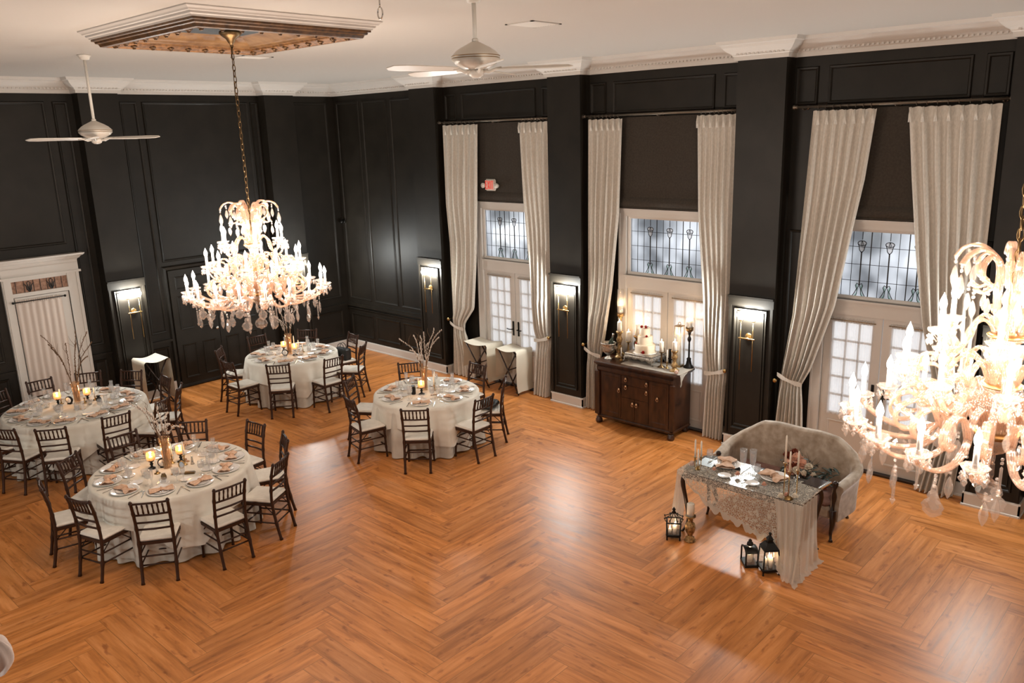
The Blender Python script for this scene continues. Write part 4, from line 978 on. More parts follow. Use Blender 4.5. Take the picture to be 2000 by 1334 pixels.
for key, off, h, r, seed, tips in (('T1', (-.02,.05), .37, .062, 4, TIPS1), ('T0', (.07,.10), .32, .06, 1, TIPS0), ('T3', (.04,.08), .35, .06, 2, TIPS3), ('T2', (-.04,-.0), .36, .062, 3, TIPS2)):
    t = TABLES[key]; cx, cy_ = t['c']; nm = t['nm']
    vase_of_branches(cx+off[0], cy_+off[1], H0, h, r, seed, tips, 'clear amber-tinted vase holding branches on the %s' % nm, nm)
    if key == 'T1': L = [(-.15,.17),(.17,.10)]
    elif key == 'T0': L = [(-.16,.20),(.20,.06)]
    elif key == 'T3': L = [(-.13,-.04)]
    else: L = [(-.05,.16),(-.02,-.14)]
    for j, (dx, dy) in enumerate(L): hurricane(cx+dx, cy_+dy, H0, '%s glowing amber candle cup on the %s' % (('left-hand', 'right-hand')[j] if len(L) > 1 else 'single', nm))
    M = {'T1': [(-.18,-.03,.03,.13),(.08,.14,.10,.14),(.15,-.03,.12,.16),(.0,.17,.06,.12)], 'T0': [(.30,.05,.05,.13),(-.10,.26,.06,.16),(.14,.02,.08,.02)], 'T3': [(.10,-.06,.09,.16),(.15,-.02,.10,.16),(.04,.22,.05,.1)], 'T2': [(.10,.06,.12,.16),(.13,-.03,.08,.13),(.18,-.08,.04,.10)]}[key]
    for j, (dx, dy, hh, hc) in enumerate(M): taper(cx+dx, cy_+dy, H0, hh, hc, '%s ivory taper in brass stick by the vase on the %s' % (('shortest left', 'second', 'third', 'back')[j], nm))
# small keepsakes
def clockface(x, y, z, rz, label):
    e = empty('mantel_clock', (x, y, z), rz, label=label, cat='clock')
    MB().lathe([(0,-.02),(.05,-.02),(.056,-.01),(.056,.012),(.046,.02),(.044,.016),(0,.016)], 20, M=T(0,0,.062,rx=pi/2)).box(-.03,.03,-.02,.02,0,.012).build('case', M_IRON, e)
    MB().lathe([(0,.0),(.043,.0),(.043,.001)], 20, M=T(0,-.018,.062,rx=pi/2)).build('dial', M_PLATE, e, label='cream dial')
    MB().box(-.0015,.0015,-.021,-.019,.062,.09).box(-.0,.022,-.021,-.019,.061,.0635).build('hands', M_IRON, e)
def oval(x, y, z, rz, label):
    e = empty('oval_picture_frame', (x, y, z), rz, label=label, cat='picture frame')
    b = MB(); b.tube([(.030*cos(t), 0, .052+.042*sin(t)) for t in [2*pi*i/20 for i in range(20)]], .007, 6, closed=True); b.tube([(0,.01,.07),(0,.04,.0)], .003, 5); b.build('frame', M_BRASS, e)
    MB().lathe([(0,0),(.999,0)], 20, M=T(0,-.001,.052,rx=pi/2) @ Matrix.Diagonal((.029,.041,1,1)), cap=False).build('picture', bsdf('blue_white_print', (.45,.55,.68), .3), e, label='pale blue print')
t = TABLES['T1']; cx, cy_ = t['c']
clockface(cx-.05, cy_+.10, H0, rad(-40), 'small black round clock behind the left candle cup on the nearest round table')
oval(cx+.07, cy_-.12, H0, rad(-30), 'tiny brass oval frame with blue picture on the nearest round table')
b = MB().lathe([(0,0),(.028,0),(.032,.01),(.03,.04),(.02,.055),(.022,.065),(0,.065)], 12).build('amber_jar', M_BRASSD, label='squat dark amber jar near the front plates of the nearest round table', cat='jar'); b.location = (cx-.20, cy_-.24, H0)
b = MB().rbox(-.06,.06,-.025,.025,0,.022,.006).box(-.05,.05,-.018,.018,.022,.026).build('amber_glass_box', M_BRASSD, label='flat brown glass box near the middle of the nearest round table', cat='box'); b.location = (cx+.06, cy_-.33, H0); b.rotation_euler = (0,0,-.7)
b = MB().lathe([(0,0),(.024,0),(.014,.03),(.01,.08),(.013,.09),(0,.1)], 10).build('silver_bell', M_SILV, label='small silver bell-shaped shaker on the nearest round table', cat='shaker'); b.location = (cx+.22, cy_-.08, H0)
t = TABLES['T2']; clockface(t['c'][0]-.16, t['c'][1]-.05, H0, rad(-45), 'small black clock with white dial on the far round table by the black double doors')
t = TABLES['T0']; clockface(t['c'][0]-.02, t['c'][1]+.16, H0, rad(-60), 'dark arched clock behind the branches on the far left round table')
b = MB().lathe([(0,0),(.03,0),(.042,.03),(.035,.06),(.015,.07),(.03,.085),(.028,.095),(0,.095)], 14).build('dark_sugar_bowl', M_IRON, label='round dark lidded pot on the far left round table', cat='pot'); b.location = (t['c'][0]+.30, t['c'][1]-.08, H0)
t = TABLES['T3']; b = MB().rbox(-.03,.03,-.04,.04,0,.13,.01).build('dark_book', M_IRON, label='small upright black book beside the candle cup on the middle round table', cat='book'); b.location = (t['c'][0]-.20, t['c'][1]+.06, H0); b.rotation_euler = (.1,0,-.6)
for key, offs in (('T1', ((-.05,-.19),(-.30,.02),(.12,.26),(.30,-.22))), ('T0', ((-.02,-.12),(-.25,.02),(.16,-.10),(-.3,.25))), ('T2', ((.05,-.22),(.2,.1))), ('T3', ((.1,-.2),(-.1,.22)))):
    for q_, (dx, dy) in enumerate(sorted(offs, key=lambda o: o[0]-o[1])): place('tum', mk_tumbler, (TABLES[key]['c'][0]+dx, TABLES[key]['c'][1]+dy, H0), 0, label='short clear glass with tea light, %s from the left on the %s' % (('first','second','third','fourth')[q_], TABLES[key]['nm']), cat='glass', group='tea light glasses on the %s' % TABLES[key]['nm'])
for key in TABLES:
    t = TABLES[key]
    for k in range(3):
        a = 2*pi*k/3+.4; r = .24
        def mkb():
            b = MB()
            def g(u, v): return ((u-.5)*.16, (v-.5)*.035+.012*sin(6*u), .004+.008*abs(sin(7*u))) 
            return b.grid(g, 16, 2).build('ribbon_scrap', M_RIB)
        if 'rib' not in protos: M_RIB = bsdf('bronze_ribbon', (.30,.16,.07), .5)
        place('rib', mkb, (t['c'][0]+r*cos(a), t['c'][1]+r*sin(a), H0), a+1.2, label='short bronze ribbon curl at the centre of the %s, %s one' % (t['nm'], ('right', 'left', 'nearest')[k]), cat='ribbon', group='bronze ribbon curls on the %s' % t['nm'])

# ------------------------------------------------------------------ bags left on chairs
def chairpos(key, i):
    a, R = TABLES[key]['seats'][i]; A = rad(a); return TABLES[key]['c'][0]+R*cos(A), TABLES[key]['c'][1]+R*sin(A), A
x, y, A = chairpos('T2', 5)
e = empty('handbag', (x, y-.0, .486), A+.3, label='black structured handbag standing on the chair at the right of the far round table', cat='handbag')
MB().rbox(-.075, .075, -.17, .15, 0, .21, .02).build('bag_body', M_BAG, e)
for s in (-.03, .03): MB().tube([(s, -.09, .20), (s, -.07, .27), (s, 0, .31), (s, .07, .27), (s, .09, .20)], .006, 6).build('bag_handle', M_BAG, e)
x, y, A = chairpos('T3', 5)
e = empty('soft_bag', (x, y, .486), A, label='black soft bag slumped on a chair at the right of the middle round table', cat='bag')
def gb(u, v):
    a = 2*pi*u; t_ = v*pi; r = .14*sin(t_)*(1+.12*sin(3*a)+.06*sin(7*a)); return (r*cos(a), r*1.15*sin(a), max(0, .06-.07*cos(t_)+.008*sin(5*a)*sin(t_)))
MB().grid(gb, 28, 12, closed=True).build('bag_body', M_BAG, e); MB().tube([(.05,-.08,.10),(.02,-.04,.15),(-.03,.04,.15),(-.06,.1,.09),(-.10,.13,.03)], .008, 6).build('shoulder_strap', M_BAG, e)

# ------------------------------------------------------------------ folding tray stands with cloths
def tray_stand(loc, rz, w, d, h, drop1, drop2, label):
    """local: cloth falls at x=+-w/2; the crossed legs show on the y faces"""
    e = empty('tray_stand', loc, rz, label='dark wooden folding tray stand '+label, cat='stand')
    for y in (-d/2+.03, d/2-.03):
        for s in (1, -1):
            P = [Vector((s*(w/2-.03), y+.012*s, h-.03)), Vector((-s*(w/2+.02), y+.012*s, 0.012))]
            MB().tube(P, .013, 6).build('leg', M_DKWOOD, e)
    MB().tube([(0, -d/2+.03, h*.52), (0, d/2-.03, h*.52)], .01, 6).build('pivot_bar', M_DKWOOD, e)
    for s in (1, -1): MB().tube([(s*(w/2-.03), -d/2, h-.02), (s*(w/2-.03), d/2, h-.02)], .013, 6).build('top_bar', M_DKWOOD, e)
    for s in (1, -1): MB().tube([(s*(w/2-.02), -d/2, .05), (s*(w/2-.02), d/2, .05)], .011, 6).build('foot_bar', M_DKWOOD, e)
    P = [(-w/2-.03, h-drop1)] + [(-w/2-.018, lerp(h-drop1, h-.03, k/6)) for k in range(1, 7)] + [(-w/2+.01, h-.002)] + [(lerp(-w/2+.03, w/2-.03, k/8), h-.004-.035*sin(pi*k/8)) for k in range(9)] + [(w/2-.01, h-.002)] + [(w/2+.018, lerp(h-.03, h-drop2, k/6)) for k in range(6)] + [(w/2+.04, h-drop2)]
    n = len(P)-1
    def g(u, v):
        i = u*n; k = min(int(i), n-1); f = i-k; x = lerp(P[k][0], P[k+1][0], f); z = lerp(P[k][1], P[k+1][1], f)
        k2 = max(0, (h-z)); return (x+.012*sin(9*v+2*u)*k2*(1 if x > 0 else -1), lerp(-d/2-.02, d/2+.02, v)+.01*sin(12*u), z+.012*sin(pi*v*2)*0)
    c = MB().grid(g, n*2, 10).build('draped_cloth', M_STANDC, None, label='cream cloth draped on the tray stand '+label, cat='cloth'); c.location = loc; c.rotation_euler = (0,0,rz)
tray_stand((10.165, 10.20, 0), -pi/2, .56, .38, .80, .48, .68, 'by the french doors, farther of two')
tray_stand((10.165, 9.44, 0), -pi/2, .46, .38, .80, .55, .74, 'by the french doors, nearer of two')
tray_stand((5.78, 13.92, 0), 0, .42, .46, .85, .76, .74, 'against the far wall, right of the white door')
# ------------------------------------------------------------------ sideboard
M_MAHOG = vary(bsdf('figured_mahogany', (.04,.014,.007), .3), (.014,.005,.003), (.062,.023,.010), 5, 5, (1,3,1), lo=.3, hi=.7)
sb = empty('sideboard', (10.06, 6.68, 0), label='dark mahogany sideboard with brass ring pulls carrying the cake', cat='sideboard')
# local x: -.27 front .. +.27 back; y +-.70
MB().box(-.24,.26,-.66,.66,.10,.93).build('carcass', M_MAHOG, sb)
MB().rbox(-.30,.28,-.72,.72,.955,1.0,.012).rbox(-.275,.27,-.695,.695,.93,.957,.01).build('top', M_MAHOG, sb)
MB().rbox(-.285,-.24,-.68,.68,.85,.93,.018).build('frieze_moulding', M_MAHOG, sb)
b = MB(); b.rbox(-.26,.26,-.68,.68,.085,.13,.012)
b.build('plinth', M_MAHOG, sb)
for sy in (1, -1):
    MB().rbox(-.285,-.235,sy*.67-.045,sy*.67+.045,.13,.85,.015).lathe([(.045,.0),(.055,.02),(.055,.05),(.04,.07),(.045,.09)], 12, c=(-.245, sy*.65, .0)).build('corner_post', M_MAHOG, sb)
    MB().lathe([(.04,0),(.05,.02),(.05,.05),(.035,.07),(.04,.09)], 12, c=(.2, sy*.62, 0)).build('rear_foot', M_MAHOG, sb)
def pull(parent, y, z):
    b = MB().lathe([(.016,0),(.02,.004),(.012,.01),(0,.012)], 10, M=T(-.262, y, z+.018, ry=-pi/2)); b.tube([(-.272, y+.018*cos(t), z-.006+.022*sin(t)) for t in [2*pi*i/14 for i in range(14)]], .0042, 6, closed=True)
    b.build('ring_pull', M_BRASSP, parent, label='brass ring pull')
M_BRASSP = bsdf('bright_brass', (.62,.40,.24), .3, .9)
fr = lambda u, z, q, base=0: (-.24-q, u, z)
for y0, y1, z0, z1, nm, pulls in ((.24,.60,.16,.83,'door',[(.26,.59)]), (-.60,-.27,.16,.83,'door',[(-.42+.0,.58)]), (-.255,.225,.70,.83,'drawer',[(.14,.78),(-.28+.0,.77)]), (-.255,.225,.50,.69,'drawer',[(.14,.66),(-.28,.64)]), (-.255,-.02,.16,.49,'door',[(-.055,.41)]), (-.01,.225,.16,.49,'door',[(.01,.41)])):
    b = MB(); b.box(-.248,-.235,y0,y1,z0,z1)
    if y1-y0 > .3 and nm == 'door': frame(b, fr, y0+.03, y1-.03, z0+.04, z1-.04, .025, .012)
    o = b.build(nm, M_MAHOG, sb)
    for yy, zz in pulls: pull(o, max(y0+.025, min(y1-.025, yy)), zz)
SX, SY, SZ = 10.06, 6.68, 1.0
def put(o, x, y, z=SZ, rz=0): o.location = (x, y, z); o.rotation_euler = (0,0,rz); return o
# lace runner
b = MB(); b.grid(lambda u, v: (lerp(9.84,10.28,u), lerp(5.93,6.95,v), 1.0025+.002*sin(20*v)), 6, 16)
def rf(u, v): 
    y = 5.955; w = .16*(1-v)*(1+.15*sin(9*v)); return (lerp(9.93-w*.2, 9.93+w*1.2, u)+.01*sin(9*u), y-.005-.01*sin(6*u), 1.004-.21*v*(1-.3*abs(2*u-1)))
M_LACE2 = cloth_thin('cream_lace', (.66,.60,.52), .3, .25)
b.grid(rf, 8, 8); o = b.build('lace_runner', M_LACE2, None, label='cream lace runner hanging off the right end of the sideboard', cat='table runner')
# ice bucket
e = empty('ice_bucket', (9.98, 7.27, SZ), label='silver footed ice bucket on the left end of the sideboard', cat='ice bucket')
MB().lathe([(.06,0),(.065,.01),(.03,.03),(.022,.06),(.05,.08),(.095,.12),(.105,.16),(.10,.20),(.115,.24),(.12,.255),(.112,.255),(.095,.20),(.098,.16),(.085,.12),(0,.10)], 24, cap=False).build('bucket_body', M_SILVO, e)
for s in (1, -1): MB().tube([(0, s*.105, .22), (0, s*.14, .22), (0, s*.145, .18), (0, s*.10, .165)], .006, 6).build('bucket_handle', M_SILVO, e)
e = empty('wine_bottle', (10.0, 7.28, SZ+.10), .6, label='dark bottle leaning in the silver ice bucket', cat='bottle')
mt = T(rx=rad(14), ry=rad(12)); MB().lathe([(0,0),(.036,0),(.038,.01),(.038,.16),(.03,.19),(.014,.22),(.013,.27),(.016,.275),(.016,.29),(0,.29)], 14, M=mt).build('bottle_glass', bsdf('dark_bottle_glass', (.01,.02,.012), .12), e)
MB().lathe([(.0145,.23),(.0145,.27),(.017,.274),(.017,.293),(0,.293)], 12, M=mt).build('foil_neck', M_SILV, e)
# candlesticks
def pillar(x, y, hh, ch, cr, stick, mat, name, label, glass=None, flame=True, cup=.05, power=1):
    e = empty(name, (x, y, SZ), label=label, cat='candlestick')
    MB().lathe(stick(hh), 14, scal=.0).build('stick', mat, e)
    MB().lathe([(cr,hh),(cr,hh+ch-.004),(cr*.9,hh+ch),(0,hh+ch-.004)], 14).build('pillar_candle', M_WAX, e)
    if flame: mk_flame(hh+ch, 1.0).build('flame', M_FLAME, e); light_candle(hh+ch+.035, e, w=power*.55)
    if glass:
        MB().lathe([(cup*.6,hh-.01),(cup,hh+.01),(cup*1.02,hh+glass*.55),(cup*.92,hh+glass),(cup*.89,hh+glass),(cup*.98,hh+glass*.55),(cup*.95,hh+.012)], 18, cap=False).build('hurricane_glass', M_GLASS, e)
        MB().lathe([(cup*.5,hh-.02),(cup*1.03,hh+.005),(cup*1.07,hh+.055),(cup*1.03,hh+.055),(cup*.98,hh+.01)], 16, cap=False, scal=.04, ns=6).build('metal_cup', M_GOLD if mat != M_IRON else M_BRASSD, e)
    return e
st_carved = lambda h: [(.07,0),(.072,.015),(.05,.03),(.03,.05),(.045,h*.22),(.055,h*.30),(.03,h*.42),(.025,h*.5),(.04,h*.62),(.05,h*.70),(.03,h*.8),(.03,h*.88),(.05,h*.95),(.055,h),(0,h)]
st_slim = lambda h: [(.055,0),(.055,.01),(.02,.03),(.013,h*.3),(.018,h*.5),(.011,h*.7),(.015,h*.9),(.042,h*.97),(.044,h),(0,h)]
st_tall = lambda h: [(.075,0),(.075,.02),(.045,.05),(.03,.12),(.035,.14),(.014,.16),(.012,h*.7),(.02,h*.72),(.03,h*.78),(.02,h*.83),(.012,h*.86),(.022,h*.93),(.03,h),(0,h)]
st_urn = lambda h: [(.055,0),(.055,.015),(.03,.03),(.022,h*.25),(.045,h*.5),(.055,h*.66),(.05,h*.72),(.022,h*.78),(.028,h*.86),(.055,h*.96),(.06,h),(0,h)]
pillar(10.28, 7.26, .62, .17, .034, st_tall, M_BRASS, 'tall_candlestick', 'tallest brass candlestick with glass chimney behind the ice bucket', glass=.42, cup=.052, power=.8)
pillar(10.13, 7.17, .42, .15, .034, st_carved, M_GOLD, 'carved_candlestick', 'carved gold candlestick with white pillar candle beside the ice bucket', power=1.2)
pillar(10.24, 7.08, .25, .15, .034, st_slim, M_BRASS, 'pillar_candlestick', 'low brass candlestick holding a pillar candle left of the cake stand')
pillar(10.30, 6.96, .34, .19, .034, st_urn, M_GOLD, 'urn_candlestick', 'fluted gold urn candlestick directly left of the cake')
pillar(10.05, 6.36, .24, .15, .032, st_slim, M_BRASSD, 'pillar_candlestick', 'short brass candlestick with pillar candle right beside the cake stand', power=1.2)
pillar(9.99, 6.10, .31, .13, .034, st_carved, M_GOLD, 'carved_candlestick', 'carved gold candlestick in front on the right end of the sideboard', power=1.2)
pillar(10.27, 6.03, .56, .15, .034, st_tall, M_IRON, 'tall_candlestick', 'tall black candlestick with glass chimney at the right end of the sideboard', glass=.20, cup=.052, power=1.6)
taper(10.02, 7.06, SZ, .06, .13, 'thin ivory taper in a brass stick left of the cake stand')
taper(10.06, 6.27, SZ, .10, .17, 'thin ivory taper between the two right-hand pillar candles')
# slim lantern
e = empty('candle_lantern', (10.24, 6.18, SZ), label='narrow brass framed glass lantern with tall candle on the sideboard', cat='lantern')
b = MB()
for sx in (1,-1):
    for sy in (1,-1): b.tube([(sx*.05, sy*.05, 0), (sx*.05, sy*.05, .62)], .004, 6)
b.box(-.055,.055,-.055,.055,0,.03).box(-.055,.055,-.055,.055,.615,.625).tube([(0, .02*cos(t), .65+.025*sin(t)) for t in [2*pi*i/10 for i in range(10)]], .005, 5, closed=True).build('lantern_frame', M_BRASS, e)
MB().box(-.048,.048,-.048,-.046,.03,.615).box(-.048,.048,.046,.048,.03,.615).box(-.048,-.046,-.048,.048,.03,.615).build('glass', M_GLASS, e)
MB().lathe([(.036,.03),(.036,.50),(0,.495)], 12).build('pillar_candle', M_WAX, e); mk_flame(.50).build('flame', M_FLAME, e); light_candle(.54, e, w=.6)
# cake stand and cake
e = empty('cake_stand', (10.19, 6.74, SZ), label='square ornate silver cake stand with lion feet', cat='cake stand')
MB().rbox(-.19,.19,-.25,.25,.115,.14,.008).box(-.18,.18,-.24,.24,.135,.141).build('tray', M_SILVO, e)
def apron(u, v):
    s = u*4; k = int(s) % 4; f = s-int(s); z = lerp(.115, .055-.03*abs(2*f-1)**3+.012*cos(8*pi*f), v); o = .012*sin(pi*v)
    c = [(-.185-o,-.245-o),(.185+o,-.245-o),(.185+o,.245+o),(-.185-o,.245+o)]; p, q = c[k], c[(k+1) % 4]; return (lerp(p[0], q[0], f), lerp(p[1], q[1], f), z)
MB().grid(apron, 64, 6, closed=True).build('pierced_apron', M_SILVO, e)
for sx in (1,-1):
    for sy in (1,-1): MB().tube([(sx*.17, sy*.23, .11), (sx*.19, sy*.25, .06), (sx*.185, sy*.245, .03), (sx*.20, sy*.26, 0.008)], [.022,.018,.01,.014], 8).build('foot', M_SILVO, e)
MB().lathe([(0,0),(.18,0),(.185,.004),(.17,.008),(0,.006)], 28, c=(0,0,.141)).build('cake_board', M_PLATE, e)
ck = empty('wedding_cake', (10.19, 6.74, SZ+.15), label='three-tier ivory wedding cake with red flowers', cat='cake')
for r, z0, z1, nm in ((.155,0,.125,'bottom_tier'), (.115,.125,.255,'middle_tier'), (.072,.255,.37,'top_tier')):
    MB().lathe([(r,z0),(r+.002,z0+.01),(r,z1-.012),(r-.01,z1),(0,z1)], 36).lathe([(r+.004,z0),(r+.006,z0+.006),(r+.002,z0+.012)], 36, cap=False).build(nm, M_ICING, ck)
def bloom(b, c, r, n=9, seed=0, M=None):
    rr = random.Random(seed); c = Vector(c)
    b.ball(c, r*.42, 8, 6)
    for lay, (k, rad_, tilt) in enumerate(((4, .45, .9), (5, .72, .6), (6, .95, .25))):
        for j in range(k):
            a = 2*pi*j/k+lay*.5+rr.uniform(-.15,.15)
            d = Vector((cos(a), sin(a), 0)); s = Vector((-sin(a), cos(a), 0)); up = Vector((0,0,1))
            def pf(u, v, d=d, s=s):
                w = r*.55*sin(pi*(.15+.85*v*.95)**.8)*(2*u-1); o = r*rad_*(v**.8); h = r*(tilt*v*1.0-.25*(1-lay*.3)*0)-r*.12*lay+.2*r*(2*u-1)**2*v
                return tuple(c+d*o+s*w+up*h)
            b.grid(pf, 4, 4)
    return b
def leaf(b, p, d, l, w, droop=.2):
    p = Vector(p); d = Vector(d).normalized(); s = d.cross(Vector((0,0,1)));
    if s.length < .1: s = Vector((1,0,0))
    s.normalize()
    b.grid(lambda u, v: tuple(p+d*(l*v)+s*(w*sin(pi*min(.98,v))**.7*(u-.5))-Vector((0,0,droop*l*v*v-.15*w*abs(2*u-1)))), 2, 5)
    return b
fi = 0
for (x, y, z, r, nm) in ((-.05,.03,.385,.028,'top'), (-.02,-.02,.39,.024,'top'), (-.055,-.045,.385,.02,'top'), (-.10,-.09,.262,.026,'middle'), (-.11,.09,.135,.02,'bottom left'), (-.16,-.07,.02,.034,'bottom front')):
    e = empty('red_rose', (10.19+x, 6.74+y, SZ+.15+z), .8*fi, label='deep red flower on the %s of the cake, number %s from the top' % (nm+(' tier' if 'bottom' not in nm else ' edge'), ('one','two','three','four','five','six')[fi]), cat='flower')
    bloom(MB(), (0,0,0), r, seed=fi).build('petals', M_RED, e)
    b = MB(); leaf(b, (0,0,-.005), (-.4,-1,.6), .05, .022); leaf(b, (0,0,-.005), (-.2,1,.8), .045, .02); leaf(b, (0,0,-.005), (-1,-.2,.1), .04, .02); b.build('leaves', M_LEAF, e); fi += 1
e = empty('rose_head', (9.87, 5.99, SZ+.02), label='single pale rose at the right front corner of the sideboard', cat='flower'); bloom(MB(), (0,0,0), .042, seed=9).build('petals', M_PINK, e)

# ------------------------------------------------------------------ sweetheart table
TX0, TX1, TY0, TY1, TZ = 7.45, 8.07, 3.06, 4.46, .75
st = empty('sweetheart_table', ((TX0+TX1)/2, (TY0+TY1)/2, 0), label='dark polished table on curved legs under the lace', cat='table')
hx, hy = (TX1-TX0)/2, (TY1-TY0)/2
b = MB(); o = []
for k in range(40):
    a = 2*pi*k/40; ex = .28; c, s = cos(a), sin(a); o.append((hx*(abs(c)**ex)*(1 if c > 0 else -1), hy*(abs(s)**ex)*(1 if s > 0 else -1)))
b.poly(o, .022, M=T(0,0,TZ-.024)); b.build('tabletop', bsdf('black_mirror_top', (.02,.016,.016), .16), st, label='black mirrored top')
MB().box(-hx+.05,hx-.05,-hy+.05,hy-.05,TZ-.10,TZ-.024).build('apron', M_DKWOOD, st)
for sx in (1,-1):
    for sy in (1,-1):
        P = smoothpts([(sx*(hx-.06), sy*(hy-.06), TZ-.03), (sx*(hx-.03), sy*(hy-.03), TZ-.14), (sx*(hx-.06), sy*(hy-.06), .38), (sx*(hx-.08), sy*(hy-.08), .14), (sx*(hx-.05), sy*(hy-.05), .03), (sx*(hx-.03), sy*(hy-.03), .0)], 4)
        n = len(P); MB().tube(P, [lerp(.030, .014, min(1, i/(n*.75))) for i in range(n)], 8).build('leg', M_DKWOOD, st)
def lace_material():
    m = bpy.data.materials.new('ivory_lace'); m.use_nodes = True; nt = m.node_tree; nt.nodes.clear(); N = nt.nodes.new; L = nt.links.new
    tc = N('ShaderNodeTexCoord'); d = N('ShaderNodeTexNoise'); d.inputs['Scale'].default_value = 9; L(tc.outputs['Object'], d.inputs['Vector'])
    mixv = N('ShaderNodeMix'); mixv.data_type = 'VECTOR'; mixv.inputs[0].default_value = .08; L(tc.outputs['Object'], mixv.inputs[4]); L(d.outputs['Color'], mixv.inputs[5])
    v = N('ShaderNodeTexVoronoi'); v.feature = 'DISTANCE_TO_EDGE'; v.inputs['Scale'].default_value = 58; L(mixv.outputs[1], v.inputs['Vector'])
    v2 = N('ShaderNodeTexVoronoi'); v2.feature = 'F1'; v2.inputs['Scale'].default_value = 19; L(mixv.outputs[1], v2.inputs['Vector'])
    a = N('ShaderNodeMath'); a.operation = 'LESS_THAN'; a.inputs[1].default_value = .09; L(v.outputs['Distance'], a.inputs[0])
    b2 = N('ShaderNodeMath'); b2.operation = 'LESS_THAN'; b2.inputs[1].default_value = .30; L(v2.outputs['Distance'], b2.inputs[0])
    mx = N('ShaderNodeMath'); mx.operation = 'MAXIMUM'; L(a.outputs[0], mx.inputs[0]); L(b2.outputs[0], mx.inputs[1])
    op = N('ShaderNodeMath'); op.operation = 'MULTIPLY_ADD'; op.inputs[1].default_value = .58; op.inputs[2].default_value = .30; L(mx.outputs[0], op.inputs[0])
    df = N('ShaderNodeBsdfDiffuse'); df.inputs[0].default_value = (.72,.64,.54,1); t = N('ShaderNodeBsdfTranslucent'); t.inputs[0].default_value = (.72,.64,.54,1)
    s = N('ShaderNodeMixShader'); s.inputs[0].default_value = .35; L(df.outputs[0], s.inputs[1]); L(t.outputs[0], s.inputs[2])
    tr = N('ShaderNodeBsdfTransparent'); r = N('ShaderNodeMixShader'); L(op.outputs[0], r.inputs[0]); L(tr.outputs[0], r.inputs[1]); L(s.outputs[0], r.inputs[2])
    o = N('ShaderNodeOutputMaterial'); L(r.outputs[0], o.inputs[0]); return m
M_LACE = lace_material()
M_TULLE = cloth_thin('ivory_tulle', (.74,.67,.58), .35, .30)
le = empty('lace_tablecloth', (TX0, TY0, 0), label='sheer ivory lace cloth draped across the front of the small table and onto the floor', cat='tablecloth')
O = Vector((TX0, TY0, 0))
def ltop(u, v): y = lerp(TY0-.02, TY1+.02, v); w = lerp(.62, .26, v); return (TX0-.012+w*u-O.x, y-O.y, TZ+.003+.006*abs(sin(9*u+2*v))*(1-abs(2*v-1)*.4)*(1 if u > .05 else 0))
def hang(y):          # length of the front fall along the table
    return interp([(3.04,.735),(3.20,.73),(3.30,.55),(3.42,.46),(3.60,.41),(3.80,.36),(3.95,.33),(4.10,.27),(4.24,.18),(4.36,.08),(4.46,.03)], y)
def lfront(u, v):
    y = lerp(TY0-.02, TY1+.01, u); h = hang(y)*(1+.06*abs(sin(16*y*pi/1.4))-.03); w = .5+.5*math.exp(-((y-3.1)/.25)**2)
    pl = sin(2*pi*(y*(9 if y < 3.5 else 4)))*.026*v*(1.4 if y < 3.45 else .6)
    return (TX0-.014-.05*v*w-pl*.8-O.x-(.10*v*v if y < 3.35 else 0), y-(.10*v*v*(1 if y < 3.4 else 0))-O.y, TZ-.002-h*v)
b = MB(); b.grid(ltop, 10, 30); b.grid(lfront, 110, 16); b.build('lace', M_LACE, le)
def lhem(u, v):      # denser scalloped border along the hem
    y = lerp(TY0+.16, TY1+.01, u); q = (y-TY0+.02)/(TY1+.01-TY0+.02); p = Vector(lfront(q, 1)); h = max(.0, min(1, (TY1-.12-y)/.3))
    return (p.x-.004, p.y, p.z+(.035-(.035+.055*h*abs(sin(y*24)))*v)*(.3+.7*h))
MB().grid(lhem, 160, 4).build('scalloped_border', M_LACE2, le)
def lend(u, v):      # near end fall, gathered pleats splaying over the floor
    x = lerp(TX0-.035, TX0+.34, u); f = sin(2*pi*(u*4.5+.12*sin(7*u)))*(1-.55*v**6)+.3*sin(2*pi*u*9+2*v); w = v**1.5
    z = TZ-.004-.80*v; o = 0
    if z < .008: o = .008-z; z = .008+.004*abs(f)
    return (x-.30*w*(1-u)+.03*w*u+.012*sin(9*u+5*v)*v-O.x, TY0-.022-.030*f*(.35+.4*v)-.05*w-o*.8-O.y, z)
def lfar(u, v):
    x = lerp(TX0-.01, TX0+.24, u); f = sin(2*pi*u*4)
    return (x-.05*v-O.x, TY1+.02+.05*v+.022*f*v-O.y, max(.006, TZ-.002-.74*v))
def lcorner(u, v):   # pleats on the corner of the front
    y = lerp(TY0-.02, TY0+.27, u); f = sin(2*pi*(u*4+.12*sin(5*u)))*(1-.55*v**6)+.3*sin(2*pi*u*8+2*v); z = TZ-.004-.80*v; o = 0
    if z < .008: o = .008-z; z = .008+.004*abs(f)
    z += max(0, (u-.55)/.45)*.16*v
    return (TX0-.03-.03*f*(.35+.3*v)-.20*v**1.5-o*.7-O.x, y-.10*v*u-.05*v-O.y, z)
b = MB(); b.grid(lend, 84, 20); b.build('gathered_tulle', M_TULLE, le); b = MB(); b.grid(lcorner, 60, 20); b.build('gathered_tulle', M_TULLE, le)
b = MB(); b.grid(lfar, 40, 14); b.build('gathered_tulle', M_TULLE, le)
